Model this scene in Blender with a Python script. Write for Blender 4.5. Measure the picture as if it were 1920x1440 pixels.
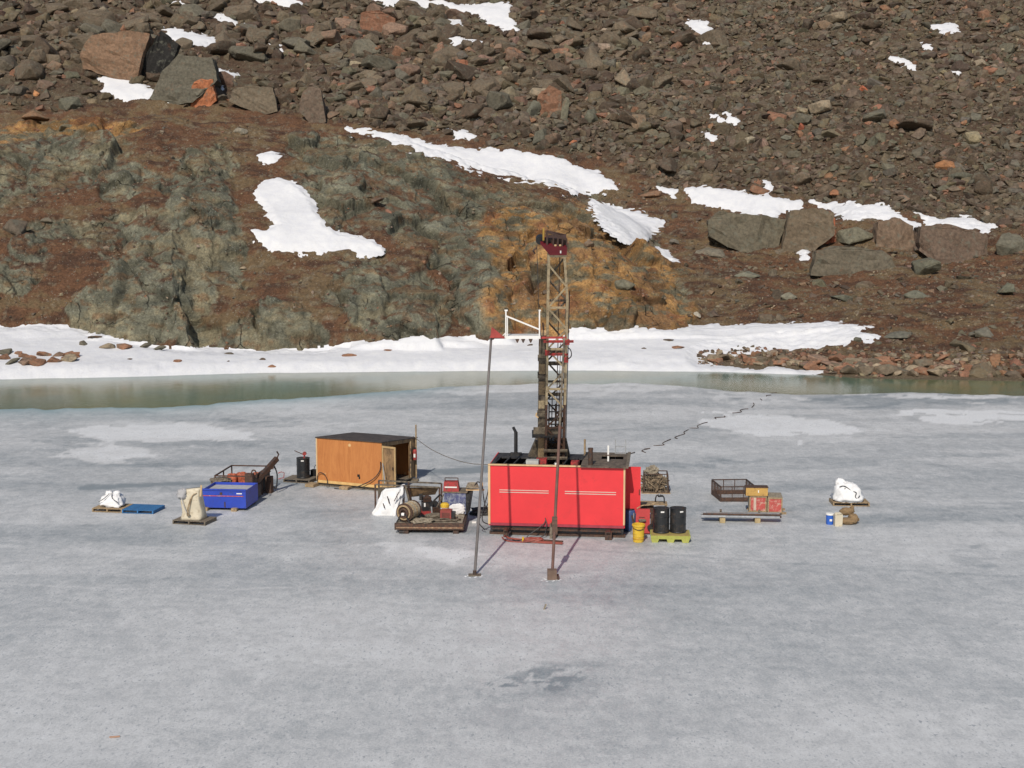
import bpy, bmesh, math, random
import numpy as np
from mathutils import Vector, Matrix, Euler

sc = bpy.context.scene
for o in list(bpy.data.objects):
    bpy.data.objects.remove(o)
COL = sc.collection
R = math.radians

# ---------------------------------------------------------------- camera, sky, sun, exposure
FPX = 2500.0            # focal length in pixels of the 1920 wide photograph
PITCH = R(7.0)
CH = 11.3               # camera height over the lake ice
cam = bpy.data.cameras.new('camera')
cam.sensor_width = 36.0
cam.lens = 36.0 * FPX / 1920.0
cam.clip_start = 0.5
cam.clip_end = 3000
camo = bpy.data.objects.new('camera', cam)
COL.objects.link(camo)
camo.location = (0, 0, CH)
camo.rotation_euler = (math.pi / 2 - PITCH, 0, 0)
sc.camera = camo

LIGHT = Vector((0.27, 1.13, -1.0)).normalized()     # direction the sunlight travels
SUN_EL = math.asin(-LIGHT.z)
SUN_AZ = math.atan2(-LIGHT.x, -LIGHT.y)
w = bpy.data.worlds.new('World')
sc.world = w
w.use_nodes = True
nt = w.node_tree
bg = nt.nodes['Background']
sky = nt.nodes.new('ShaderNodeTexSky')
sky.sky_type = 'NISHITA'
sky.sun_disc = False
sky.sun_elevation = SUN_EL
sky.sun_rotation = SUN_AZ
sky.altitude = 300
sky.dust_density = 1.0
nt.links.new(sky.outputs[0], bg.inputs[0])
bg.inputs[1].default_value = 0.09
sun = bpy.data.lights.new('sun', 'SUN')
sun.energy = 3.6
sun.angle = R(0.6)
sun.color = (1.0, 0.93, 0.83)
suno = bpy.data.objects.new('sun', sun)
COL.objects.link(suno)
suno.rotation_euler = LIGHT.to_track_quat('-Z', 'Y').to_euler()
sc.view_settings.view_transform = 'Standard'
sc.view_settings.look = 'None'
sc.view_settings.exposure = 0.0
sc.view_settings.gamma = 1.0
sc.view_settings.use_curve_mapping = False
sc.render.engine = 'CYCLES'
sc.render.resolution_x = 1024
sc.render.resolution_y = 768

# ---------------------------------------------------------------- geometry of the view (survey helpers)
cp, sp = math.cos(PITCH), math.sin(PITCH)
def ray(x, y):
    u = (x - 960) / FPX; v = (y - 720) / FPX
    return Vector((u, cp - v * sp, -sp - v * cp))
def at(x, y, h=0.0):
    "point at height h seen at photo pixel x, y"
    d = ray(x, y)
    s = (h - CH) / d.z
    return Vector((d.x * s, d.y * s, h))
def atY(x, y, Y):
    d = ray(x, y); s = Y / d.y
    return Vector((d.x * s, Y, CH + d.z * s))
def proj(X, Y, Z):
    zc = Y * cp - (Z - CH) * sp
    vc = -(Y * sp + (Z - CH) * cp)
    return 960 + FPX * X / zc, 720 + FPX * vc / zc

# ---------------------------------------------------------------- numpy noise
def _hash(ix, iy, iz, seed):
    with np.errstate(over='ignore'):
        h = (ix.astype(np.int64).astype(np.uint32) * np.uint32(374761393)
             + iy.astype(np.int64).astype(np.uint32) * np.uint32(668265263)
             + iz.astype(np.int64).astype(np.uint32) * np.uint32(1274126177)
             + np.uint32((seed * 2654435761) & 0xffffffff))
        h = (h ^ (h >> np.uint32(13))) * np.uint32(1274126177)
        h = (h ^ (h >> np.uint32(15))) * np.uint32(2246822519)
        h = h ^ (h >> np.uint32(16))
    return h.astype(np.float64) / 4294967296.0
def vnoise(x, y, z, seed=0):
    ix, iy, iz = np.floor(x), np.floor(y), np.floor(z)
    fx, fy, fz = x - ix, y - iy, z - iz
    ux = fx * fx * fx * (fx * (fx * 6 - 15) + 10)
    uy = fy * fy * fy * (fy * (fy * 6 - 15) + 10)
    uz = fz * fz * fz * (fz * (fz * 6 - 15) + 10)
    r = 0
    for a in (0, 1):
        wa = ux if a else 1 - ux
        for b in (0, 1):
            wb = uy if b else 1 - uy
            for c in (0, 1):
                wc = uz if c else 1 - uz
                r = r + wa * wb * wc * _hash(ix + a, iy + b, iz + c, seed)
    return r * 2 - 1
def fbm(x, y, z, sc_=1.0, octv=4, seed=0, gain=0.5):
    r = 0; amp = 1; f = sc_; t = 0
    for k in range(octv):
        r = r + amp * vnoise(x * f + 13.1 * k, y * f + 7.7 * k, z * f, seed + k * 17)
        t += amp; amp *= gain; f *= 2.03
    return r / t
def facet(x, y, z, sc_, seed=0, tilt=1.0):
    "blocky rock relief: every voronoi cell is a tilted plane; also returns distance to the crack"
    x = x * sc_; y = y * sc_; z = z * sc_
    ix, iy, iz = np.floor(x), np.floor(y), np.floor(z)
    best = np.full(x.shape, 1e9); sec = np.full(x.shape, 1e9); val = np.zeros(x.shape)
    for a in (-1, 0, 1):
        for b in (-1, 0, 1):
            for c in (-1, 0, 1):
                cx, cy, cz = ix + a, iy + b, iz + c
                h1 = _hash(cx, cy, cz, seed); h2 = _hash(cx, cy, cz, seed + 1); h3 = _hash(cx, cy, cz, seed + 2)
                dx = x - (cx + h1); dy = y - (cy + h2); dz = z - (cz + h3)
                d = dx * dx + dy * dy + dz * dz
                h4 = _hash(cx, cy, cz, seed + 3)
                v = (h4 - .5) * 1.1 + tilt * (dx * (h2 - .5) * 2 + dy * (h3 - .5) * 2 + dz * (h1 - .5) * 2)
                m = d < best
                sec = np.where(m, best, np.minimum(sec, d))
                val = np.where(m, v, val)
                best = np.where(m, d, best)
    return val, np.sqrt(sec) - np.sqrt(best)
def sstep(a, b, x):
    t = np.clip((x - a) / (b - a), 0, 1)
    return t * t * (3 - 2 * t)
def poly_sd(px, py, poly):
    "signed distance in pixels, positive inside"
    n = len(poly)
    d = np.full(px.shape, 1e18); inside = np.zeros(px.shape, bool)
    for i in range(n):
        x0, y0 = poly[i]; x1, y1 = poly[(i + 1) % n]
        ex, ey = x1 - x0, y1 - y0
        wx, wy = px - x0, py - y0
        t = np.clip((wx * ex + wy * ey) / (ex * ex + ey * ey + 1e-9), 0, 1)
        bx, by = wx - ex * t, wy - ey * t
        d = np.minimum(d, bx * bx + by * by)
        c = ((y0 <= py) & (y1 > py)) | ((y1 <= py) & (y0 > py))
        if y1 != y0:
            xi = x0 + (py - y0) / (y1 - y0) * ex
            inside ^= (c & (px < xi))
    d = np.sqrt(d)
    return np.where(inside, d, -d)

# ---------------------------------------------------------------- materials
MATS = {}
def new_mat(name):
    m = bpy.data.materials.new(name); m.use_nodes = True
    MATS[name] = m
    return m, m.node_tree, m.node_tree.nodes['Principled BSDF']
def N(nt, t, **kw):
    n = nt.nodes.new(t)
    for k, v in kw.items():
        setattr(n, k, v)
    return n
def noise(nt, vec, scale, detail=4, rough=.55, dist=0.0):
    n = N(nt, 'ShaderNodeTexNoise')
    n.inputs['Scale'].default_value = scale; n.inputs['Detail'].default_value = detail
    n.inputs['Roughness'].default_value = rough; n.inputs['Distortion'].default_value = dist
    if vec is not None: nt.links.new(vec, n.inputs['Vector'])
    return n.outputs['Fac']
def ramp(nt, fac, a, b, ca=0.0, cb=1.0):
    r = N(nt, 'ShaderNodeMapRange'); r.inputs[1].default_value = a; r.inputs[2].default_value = b
    r.inputs[3].default_value = ca; r.inputs[4].default_value = cb
    nt.links.new(fac, r.inputs[0]); return r.outputs[0]
def mixc(nt, fac, a, b, mode='MIX'):
    m = N(nt, 'ShaderNodeMix', data_type='RGBA', blend_type=mode)
    for s, v in ((m.inputs[0], fac), (m.inputs[6], a), (m.inputs[7], b)):
        if isinstance(v, (int, float)): s.default_value = v
        elif isinstance(v, tuple): s.default_value = (*v, 1)
        else: nt.links.new(v, s)
    return m.outputs[2]
def math_(nt, op, a, b=0.0):
    m = N(nt, 'ShaderNodeMath', operation=op)
    for s, v in ((m.inputs[0], a), (m.inputs[1], b)):
        if isinstance(v, (int, float)): s.default_value = v
        else: nt.links.new(v, s)
    return m.outputs[0]
def bump(nt, h, strength, dist, bsdf, prev=None):
    b = N(nt, 'ShaderNodeBump'); b.inputs['Strength'].default_value = strength
    b.inputs['Distance'].default_value = dist
    nt.links.new(h, b.inputs['Height'])
    if prev is not None: nt.links.new(prev, b.inputs['Normal'])
    nt.links.new(b.outputs[0], bsdf.inputs['Normal'])
    return b.outputs[0]
def mat(name, col, rough=.6, metal=0.0, var=.25, scale=4.0, dirt=None, dirt_amt=.35, bumps=.0, stretch=(1, 1, 1)):
    "painted or raw surface with uneven tone and patches of wear"
    if name in MATS: return MATS[name]
    m, nt, b = new_mat(name)
    tc = N(nt, 'ShaderNodeTexCoord').outputs['Object']
    mp = N(nt, 'ShaderNodeMapping'); mp.inputs['Scale'].default_value = stretch
    nt.links.new(tc, mp.inputs[0]); v = mp.outputs[0]
    n1 = noise(nt, v, scale, 6, .6)
    lo = tuple(c * (1 - var) for c in col); hi = tuple(min(1, c * (1 + var * .6)) for c in col)
    c = mixc(nt, ramp(nt, n1, .3, .7), lo, hi)
    if dirt:
        n2 = noise(nt, v, scale * 1.9, 8, .7, .4)
        c = mixc(nt, ramp(nt, n2, .62 - dirt_amt * .35, .74 - dirt_amt * .2), c, dirt)
    nt.links.new(c, b.inputs['Base Color'])
    b.inputs['Roughness'].default_value = rough; b.inputs['Metallic'].default_value = metal
    if bumps: bump(nt, noise(nt, v, scale * 6, 6, .6), bumps, .02, b)
    return m

# ---------------------------------------------------------------- object helpers
def tag(o, label=None, cat=None, group=None, kind=None):
    if label: o['label'] = label
    if cat: o['category'] = cat
    if group: o['group'] = group
    if kind: o['kind'] = kind
    return o
def thing(name, label, cat, loc, rotz=0.0, group=None, rotx=0.0):
    o = bpy.data.objects.new(name, None); COL.objects.link(o)
    o.empty_display_size = .2
    o.location = loc; o.rotation_euler = (rotx, 0, rotz)
    return tag(o, label, cat, group)
def wmat(o):
    return Matrix.Translation(o.location) @ o.rotation_euler.to_matrix().to_4x4()
class MB:
    def __init__(s): s.v = []; s.f = []
    def add(s, vs, fs):
        k = len(s.v); s.v += [tuple(q) for q in vs]; s.f += [tuple(i + k for i in f) for f in fs]; return s
    def box(s, c, size, rot=None):
        "c centre, size full extents, rot optional (rx, ry, rz)"
        hx, hy, hz = size[0] / 2, size[1] / 2, size[2] / 2
        M = Euler(rot).to_matrix() if rot else None
        vs = []
        for a, b_, d in ((-1, -1, -1), (1, -1, -1), (1, 1, -1), (-1, 1, -1), (-1, -1, 1), (1, -1, 1), (1, 1, 1), (-1, 1, 1)):
            p = Vector((a * hx, b_ * hy, d * hz))
            if M: p = M @ p
            vs.append(p + Vector(c))
        return s.add(vs, [(3, 2, 1, 0), (4, 5, 6, 7), (0, 1, 5, 4), (1, 2, 6, 5), (2, 3, 7, 6), (3, 0, 4, 7)])
    def bb(s, x0, x1, y0, y1, z0, z1):
        return s.box(((x0 + x1) / 2, (y0 + y1) / 2, (z0 + z1) / 2), (x1 - x0, y1 - y0, z1 - z0))
    def hexa(s, p):
        "8 points: bottom ring ccw then top ring"
        return s.add(p, [(3, 2, 1, 0), (4, 5, 6, 7), (0, 1, 5, 4), (1, 2, 6, 5), (2, 3, 7, 6), (3, 0, 4, 7)])
    def cyl(s, p0, p1, r0, r1=None, n=10, cap=True):
        r1 = r0 if r1 is None else r1
        p0 = Vector(p0); p1 = Vector(p1); d = (p1 - p0).normalized()
        a = d.orthogonal().normalized(); b_ = d.cross(a)
        vs = []
        for p, r in ((p0, r0), (p1, r1)):
            for k in range(n):
                t = 2 * math.pi * k / n
                vs.append(p + a * math.cos(t) * r + b_ * math.sin(t) * r)
        fs = [(k, (k + 1) % n, n + (k + 1) % n, n + k) for k in range(n)]
        if cap: fs += [tuple(range(n))[::-1], tuple(range(n, 2 * n))]
        return s.add(vs, fs)
    def bar(s, p0, p1, w_, d_=None, up=(0, 0, 1)):
        d_ = d_ or w_
        p0 = Vector(p0); p1 = Vector(p1); d = (p1 - p0).normalized()
        a = d.cross(Vector(up))
        if a.length < 1e-4: a = d.cross(Vector((0, 1, 0)))
        a.normalize(); b_ = a.cross(d).normalized()
        vs = []
        for p in (p0, p1):
            for i, j in ((-1, -1), (1, -1), (1, 1), (-1, 1)):
                vs.append(p + a * i * w_ / 2 + b_ * j * d_ / 2)
        return s.add(vs, [(0, 1, 2, 3), (7, 6, 5, 4), (0, 4, 5, 1), (1, 5, 6, 2), (2, 6, 7, 3), (3, 7, 4, 0)])
    def tube(s, pts, r, n=6, smooth=0):
        pts = [Vector(p) for p in pts]
        if smooth:
            q = []
            for i in range(len(pts) - 1):
                p0 = pts[max(i - 1, 0)]; p1 = pts[i]; p2 = pts[i + 1]; p3 = pts[min(i + 2, len(pts) - 1)]
                for k in range(smooth):
                    t = k / smooth
                    q.append(.5 * ((2 * p1) + (-p0 + p2) * t + (2 * p0 - 5 * p1 + 4 * p2 - p3) * t * t + (-p0 + 3 * p1 - 3 * p2 + p3) * t ** 3))
            q.append(pts[-1]); pts = q
        m = len(pts); vs = []; a = None
        for i, p in enumerate(pts):
            d = (pts[min(i + 1, m - 1)] - pts[max(i - 1, 0)])
            if d.length < 1e-6: d = Vector((0, 0, 1))
            d.normalize()
            if a is None: a = d.orthogonal().normalized()
            a = (a - d * a.dot(d))
            if a.length < 1e-5: a = d.orthogonal()
            a.normalize(); b_ = d.cross(a)
            for k in range(n):
                t = 2 * math.pi * k / n
                vs.append(p + a * math.cos(t) * r + b_ * math.sin(t) * r)
        fs = [(i * n + k, i * n + (k + 1) % n, (i + 1) * n + (k + 1) % n, (i + 1) * n + k) for i in range(m - 1) for k in range(n)]
        fs += [tuple(range(n))[::-1], tuple(range((m - 1) * n, m * n))]
        return s.add(vs, fs)
    def lathe(s, prof, c=(0, 0, 0), n=20):
        "profile list of (radius, z)"
        vs = []; m = len(prof)
        for r, z in prof:
            for k in range(n):
                t = 2 * math.pi * k / n
                vs.append((c[0] + r * math.cos(t), c[1] + r * math.sin(t), c[2] + z))
        fs = [(i * n + k, i * n + (k + 1) % n, (i + 1) * n + (k + 1) % n, (i + 1) * n + k) for i in range(m - 1) for k in range(n)]
        fs += [tuple(range(n))[::-1], tuple(range((m - 1) * n, m * n))]
        return s.add(vs, fs)
    def lump(s, c, size, e=.6, amp=.06, seed=0, nu=28, nv=18, flat=True, rot=0, freq=3.0, taper=0.0, lean=(0, 0)):
        "superellipsoid sack with folds"
        vs = []; hx, hy, hz = size[0] / 2, size[1] / 2, size[2] / 2
        pw = lambda q, e_: math.copysign(abs(q) ** e_, q)
        P = []
        for i in range(nv + 1):
            ph = -math.pi / 2 + math.pi * i / nv
            for k in range(nu):
                th = 2 * math.pi * k / nu
                P.append((pw(math.cos(ph), e) * pw(math.cos(th), e), pw(math.cos(ph), e) * pw(math.sin(th), e), pw(math.sin(ph), e)))
        A = np.array(P)
        nn = fbm(A[:, 0] + seed * 3.3, A[:, 1], A[:, 2], freq, 3, seed)
        n2 = np.abs(fbm(A[:, 0] + seed * 1.3, A[:, 1], A[:, 2] * .45, freq * 1.7, 2, seed + 5))
        k_ = 1 + amp * 2 * nn - amp * 1.6 * n2
        A = A * k_[:, None]
        A[:, 0] *= 1 - taper * (A[:, 2] * .5 + .5); A[:, 1] *= 1 - taper * (A[:, 2] * .5 + .5)
        A[:, 0] += lean[0] * (A[:, 2] * .5 + .5); A[:, 1] += lean[1] * (A[:, 2] * .5 + .5)
        if flat: A[:, 2] = np.maximum(A[:, 2], -.93)
        cr, sr = math.cos(rot), math.sin(rot)
        for x, y, z in A:
            x *= hx; y *= hy; z *= hz
            vs.append((c[0] + x * cr - y * sr, c[1] + x * sr + y * cr, c[2] + z))
        fs = [(i * nu + k, i * nu + (k + 1) % nu, (i + 1) * nu + (k + 1) % nu, (i + 1) * nu + k) for i in range(nv) for k in range(nu)]
        return s.add(vs, fs)
    def build(s, name, m, parent=None, world=False, smooth=False):
        me = bpy.data.meshes.new(name)
        vs = s.v
        if world and parent is not None:
            inv = wmat(parent).inverted()
            vs = [tuple(inv @ Vector(q)) for q in vs]
        me.from_pydata(vs, [], s.f); me.update()
        if isinstance(m, str): m = MATS[m]
        me.materials.append(m)
        if smooth: me.polygons.foreach_set('use_smooth', [True] * len(me.polygons))
        o = bpy.data.objects.new(name, me); COL.objects.link(o)
        if parent is not None: o.parent = parent
        return o
def np_mesh(name, V, F, m, attrs=None, smooth=True):
    me = bpy.data.meshes.new(name)
    n = F.shape[1]
    me.vertices.add(len(V)); me.vertices.foreach_set('co', V.astype(np.float32).ravel())
    me.loops.add(F.size); me.loops.foreach_set('vertex_index', F.astype(np.int32).ravel())
    me.polygons.add(len(F)); me.polygons.foreach_set('loop_start', np.arange(0, F.size, n, dtype=np.int32))
    me.polygons.foreach_set('loop_total', np.full(len(F), n, np.int32))
    me.polygons.foreach_set('use_smooth', np.full(len(F), smooth))
    me.update(calc_edges=True)
    for k, a in (attrs or {}).items():
        if a.ndim == 2:
            at_ = me.attributes.new(k, 'FLOAT_COLOR', 'POINT')
            at_.data.foreach_set('color', np.concatenate([a, np.ones((len(a), 1))], 1).astype(np.float32).ravel())
        else:
            at_ = me.attributes.new(k, 'FLOAT', 'POINT'); at_.data.foreach_set('value', a.astype(np.float32))
    me.materials.append(m)
    o = bpy.data.objects.new(name, me); COL.objects.link(o)
    return o
def copy_tree(o, parent=None):
    c = o.copy(); COL.objects.link(c)
    if parent: c.parent = parent
    for ch in list(o.children): copy_tree(ch, c)
    return c

# ================================================================ TERRAIN
SHORE = [(-400, 712), (0, 706), (150, 703), (500, 694), (800, 691), (1100, 689), (1350, 692), (1500, 697), (1620, 706), (1920, 711), (2400, 712)]
UU = np.linspace(-.47, .47, 1000)
sx_ = np.array([p[0] for p in SHORE]); sY_ = np.array([at(p[0], p[1]).y for p in SHORE])
def u2px(u): return 960 + FPX * u * 1.0   # approximately, for profile look-ups
def shoreY(u):
    return np.interp(u2px(u), sx_, sY_)
BT = np.array([-60, -20, 0, 8, 12, 32, 42, 57, 93, 200])
BZ = np.array([-6, -2.2, 0, 1.5, 2.9, 7.9, 12.2, 21.5, 42, 112.])
def base_h(u, Y):
    t = Y - shoreY(u)
    return (np.interp(t - 2, BT, BZ) + np.interp(t, BT, BZ) * 2 + np.interp(t + 2, BT, BZ)) / 4 * sstep(-1, 3, t) + np.interp(t, BT, BZ) * (1 - sstep(-1, 3, t))
def layer(u, Y, pts, Yf, Yr, back=14.0, pw=.62):
    "a rock knoll: pts give its skyline row at distance Yr; it rises from Yf"
    px = u2px(u)
    rows = np.interp(px, [p[0] for p in pts], [p[1] for p in pts])
    v = (rows - 720) / FPX
    zr = CH + (-sp - v * cp) / (cp - v * sp) * Yr
    b0 = base_h(u, np.full_like(u, 1.0) * Yf) - .4
    s = np.clip((Y - Yf) / (Yr - Yf), 0, 1)
    up = b0 + (zr - b0) * s ** pw
    dn = zr - .05 * (Y - Yr) - .02 * (Y - Yr) ** 2
    return np.where(Y < Yf, -5, np.where(Y < Yr, up, dn))
def smax(a, b, k):
    h = np.clip(.5 + .5 * (a - b) / k, 0, 1)
    return b + (a - b) * h + k * h * (1 - h)
def terrain_smooth(u, Y):
    wob = 10 * vnoise(u * 14, Y * .03, Y * 0, 5) / FPX * 2
    uw = u + wob
    z = base_h(u, Y)
    X = u * Y
    A = [(-500, 250), (0, 238), (150, 222), (300, 212), (480, 228), (650, 243), (780, 268), (900, 312), (1000, 338), (1100, 372), (1200, 440), (1255, 500), (1290, 560), (1312, 640), (1330, 800), (2400, 1200)]
    z = smax(z, layer(uw, Y, A, 108, 138, pw=.72), 1.2)
    E = [(-400, 1200), (540, 500), (575, 345), (620, 285), (680, 262), (760, 282), (850, 330), (930, 372), (1000, 520), (1100, 1200)]
    z = smax(z, layer(uw, Y, E, 120, 134, pw=.5), .8)
    D = [(-400, 1200), (240, 560), (280, 420), (325, 315), (380, 285), (430, 325), (470, 430), (510, 560), (560, 1200)]
    z = smax(z, layer(uw, Y, D, 113, 127, pw=.45), .8)
    C = [(-400, 1200), (110, 1000), (145, 640), (170, 550), (230, 478), (320, 440), (352, 470), (372, 560), (392, 655), (440, 1200)]
    z = smax(z, layer(uw, Y, C, 104.5, 116, pw=.5), .6)
    F = [(-500, 520), (-100, 450), (0, 440), (60, 470), (110, 560), (150, 680), (200, 1200)]
    z = smax(z, layer(uw, Y, F, 110, 122, pw=.6), .8)
    B = [(-400, 1200), (340, 1000), (372, 640), (400, 560), (450, 500), (520, 478), (640, 474), (730, 478), (800, 500), (860, 540), (900, 590), (950, 660), (1000, 1200)]
    z = smax(z, layer(uw, Y, B, 105.5, 117, pw=.5), .5)
    B2 = [(-400, 1200), (600, 1100), (640, 620), (700, 560), (760, 540), (810, 560), (828, 640), (860, 1200)]
    z = smax(z, layer(uw, Y, B2, 104.5, 110, pw=.45), .35)
    G = [(-400, 1200), (830, 1100), (850, 620), (880, 530), (930, 500), (960, 540), (985, 640), (1010, 1200)]
    z = smax(z, layer(uw, Y, G, 106.5, 114, pw=.4), .35)
    O_ = [(-400, 1200), (930, 900), (960, 560), (1000, 450), (1060, 420), (1120, 440), (1200, 500), (1262, 560), (1295, 640), (1330, 1200)]
    z = smax(z, layer(uw, Y, O_, 108, 120, pw=.6), .5)
    # broad undulation
    t = Y - shoreY(u)
    z = z + fbm(X, Y, Y * 0, .07, 3, 21) * 1.3 * sstep(8, 30, t) + fbm(X, Y, Y * 0, .22, 2, 31) * .4 * sstep(3, 14, t)
    return z
Yr_ = np.concatenate([np.arange(88, 104, .4), np.arange(104, 142, .125), np.arange(142, 205, .27), np.arange(205, 330, 3.0)])
U, YY = np.meshgrid(UU, Yr_)                     # rows = distance
nr, nc = U.shape
XX = U * YY
Z0 = terrain_smooth(U, YY)
PX, PY = proj(XX, YY, Z0)
Uf = U.ravel()
T_ = (YY - shoreY(U))

# --- colour and relief zones of the hillside (rock, ochre rock, moss, talus), laid out on the ground
def blob(cx, cy, rx, ry, rot=0):
    c, s = math.cos(R(rot)), math.sin(R(rot))
    dx = (PX - cx); dy = (PY - cy)
    x = (dx * c + dy * s) / rx; y = (-dx * s + dy * c) / ry
    return 1 - np.sqrt(x * x + y * y)
wn = fbm(XX, YY, Z0, .18, 5, 3)
wn2 = fbm(XX, YY, Z0, .7, 4, 9)
rock = np.full(PX.shape, -1.0)
for b_ in [(290, 560, 110, 95, -15), (190, 600, 60, 60, 0), (270, 455, 90, 70, 20), (385, 400, 60, 130, -25), (385, 310, 60, 40, 0),
           (100, 300, 130, 60, -8), (20, 340, 60, 50, 0), (740, 320, 190, 52, 14), (620, 370, 90, 70, 30), (800, 400, 170, 50, 5),
           (700, 545, 90, 75, 20), (790, 575, 60, 75, 0), (480, 625, 60, 35, 0), (560, 630, 60, 38, 0), (520, 590, 60, 24, 0),
           (900, 560, 55, 80, -20), (900, 450, 80, 60, 0), (60, 470, 40, 25, 0), (100, 430, 60, 22, 0), (20, 520, 50, 30, 0), (370, 640, 50, 40, 0),
           (1010, 400, 100, 40, 15), (1120, 395, 70, 30, 20), (1110, 500, 190, 110, 20), (1000, 560, 80, 90, 0), (180, 440, 40, 25, 0), (320, 345, 60, 22, 20),
           (870, 490, 70, 45, 20), (230, 340, 50, 34, -30), (420, 470, 45, 40, 0)]:
    rock = np.maximum(rock, blob(*b_))
wd = fbm(XX * .8 + Z0 * .9, YY, Z0 * 1.6 - XX * .5, .38, 5, 13)
rock = sstep(-.14, .14, rock + .03 + wn * .24 + wn2 * .16 + wd * .30)
ochre = np.full(PX.shape, -1.0)
for b_ in [(1160, 530, 130, 85, 12), (1060, 570, 90, 70, 0), (1020, 450, 90, 50, 10), (960, 440, 60, 55, 0), (1240, 570, 60, 50, 20), (1120, 460, 120, 50, 25), (960, 570, 50, 70, 10), (120, 243, 140, 13, -2), (20, 262, 70, 14, -20)]:
    ochre = np.maximum(ochre, blob(*b_))
ochre = sstep(-.15, .15, ochre + .06 + wn * .36 + wn2 * .25)
TALL = [(-400, 215), (0, 200), (150, 205), (300, 190), (500, 205), (640, 232), (760, 250), (900, 262), (1100, 295), (1250, 345), (1500, 372), (1700, 400), (1920, 440), (2400, 470)]
trow = np.interp(PX, [p[0] for p in TALL], [p[1] for p in TALL])
talus = sstep(-10, 14, trow - PY + wn * 22) * (YY > 125)
rock = rock * (1 - talus)
SNOW = [
 ('long snow tongue lying in the couloir between the green crags', [(497, 340), (520, 334), (560, 350), (580, 372), (593, 395), (612, 425), (640, 440), (700, 452), (714, 466), (690, 472), (640, 468), (600, 471), (540, 471), (512, 466), (480, 447), (470, 432), (500, 430), (518, 422), (505, 405), (495, 390), (476, 365), (485, 350)]),
 ('', [(483, 293), (510, 286), (530, 292), (515, 305), (495, 303)]),
 ('', [(640, 241), (700, 246), (800, 268), (880, 280), (900, 286), (903, 278), (1000, 289), (1060, 300), (1075, 310), (1120, 325), (1158, 352), (1120, 360), (1085, 360), (1040, 350), (1000, 338), (930, 326), (900, 314), (850, 300), (800, 284), (700, 254)]),
 ('', [(1108, 380), (1140, 385), (1200, 400), (1245, 418), (1235, 432), (1215, 440), (1190, 450), (1165, 442), (1140, 424), (1120, 405)]),
 ('', [(1222, 467), (1250, 475), (1270, 490), (1262, 494), (1240, 486)]),
 ('', [(1232, 352), (1270, 357), (1262, 366)]),
 ('', [(1285, 356), (1330, 352), (1400, 362), (1500, 378), (1505, 390), (1465, 395), (1455, 411), (1430, 405), (1400, 398), (1360, 392), (1300, 376)]),
 ('', [(1520, 378), (1580, 382), (1665, 385), (1690, 405), (1725, 422), (1722, 445), (1700, 427), (1640, 410), (1600, 412), (1565, 400)]),
 ('', [(1714, 398), (1760, 413), (1810, 409), (1868, 424), (1850, 431), (1820, 427), (1790, 430), (1750, 424)]),
 ('', [(183, 148), (200, 139), (245, 148), (290, 168), (322, 172), (318, 184), (240, 186), (200, 177)]),
 ('', [(300, 52), (330, 55), (400, 72), (425, 80), (395, 83), (350, 86), (325, 78)]),
 ('', [(408, 131), (450, 141), (425, 153), (416, 167)]),
 ('', [(320, 0), (345, -2), (360, 22), (345, 18)]),
 ('', [(388, 22), (420, 27), (455, 46), (430, 44)]),
 ('', [(465, -4), (560, -4), (572, 16), (520, 9)]),
 ('', [(700, -6), (830, -2), (850, 8), (900, 8), (955, 5), (962, 30), (975, 62), (950, 56), (920, 50), (900, 32), (870, 26), (830, 18), (720, 12)]),
 ('', [(836, 38), (868, 40), (868, 54), (838, 52)]),
 ('', [(824, 60), (870, 73), (912, 82), (855, 87)]),
 ('', [(1284, 40), (1318, 42), (1345, 66), (1330, 82), (1300, 62)]),
 ('', [(1738, 45), (1790, 45), (1802, 61), (1770, 64)]),
 ('', [(1723, 81), (1752, 85), (1745, 97)]),
 ('', [(1672, 110), (1700, 112), (1728, 135), (1700, 128)]),
 ('', [(1780, 132), (1800, 133), (1798, 144)]),
 ('', [(1356, 204), (1384, 226), (1366, 230)]),
 ('', [(1333, 213), (1360, 222), (1350, 230)]),
 ('', [(1316, 247), (1347, 258), (1338, 267)]),
 ('', [(1432, 341), (1452, 346), (1440, 355)]),
 ('', [(893, 206), (915, 210), (912, 230), (896, 222)]),
 ('', [(836, 242), (870, 246), (890, 256), (858, 258)]),
 ('', [(1485, 459), (1518, 471), (1514, 484), (1500, 482)]),
 ('', [(505, 82), (530, 84), (528, 92)]),
]
# --- relief
idx = np.where((rock.ravel() > .02) | (ochre.ravel() > .05))[0]
xr, yr, zr = XX.ravel()[idx], YY.ravel()[idx], Z0.ravel()[idx]
# steeply dipping joints: shear coordinates
xs = xr * .95 + zr * .35; ys = yr * .8; zs = zr * .6 - xr * .2
wx = fbm(xr, yr, zr, .5, 3, 77) * .9
f1, c1 = facet(xs + wx, ys + wx * .6, zs, .20, 40, 1.0)
f2, c2 = facet(xs, ys, zs * 1.3 + wx, .62, 60, .9)
f3, c3 = facet(xr + zr * .8, yr + wx, zr * .7, 2.4, 80, .8)
rl = f1 * 1.15 + f2 * .30 + f3 * .11 - .35 * np.exp(-c1 * 22) - .12 * np.exp(-c2 * 16) + fbm(xr, yr, zr, .9, 6, 15) * .34
amp = np.maximum(rock, ochre * .9).ravel()[idx]
DZ = np.zeros(nr * nc)
DZ[idx] = rl * amp * .9
crack = np.zeros(nr * nc); crack[idx] = (np.exp(-c1 * 18) + .6 * np.exp(-c2 * 14)) * amp
DZ = DZ.reshape(nr, nc)
DZ = (DZ * 2 + np.roll(DZ, 1, 0) + np.roll(DZ, -1, 0) + np.roll(DZ, 1, 1) + np.roll(DZ, -1, 1)) / 6
moss_amp = (1 - rock) * sstep(2, 10, T_)
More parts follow.
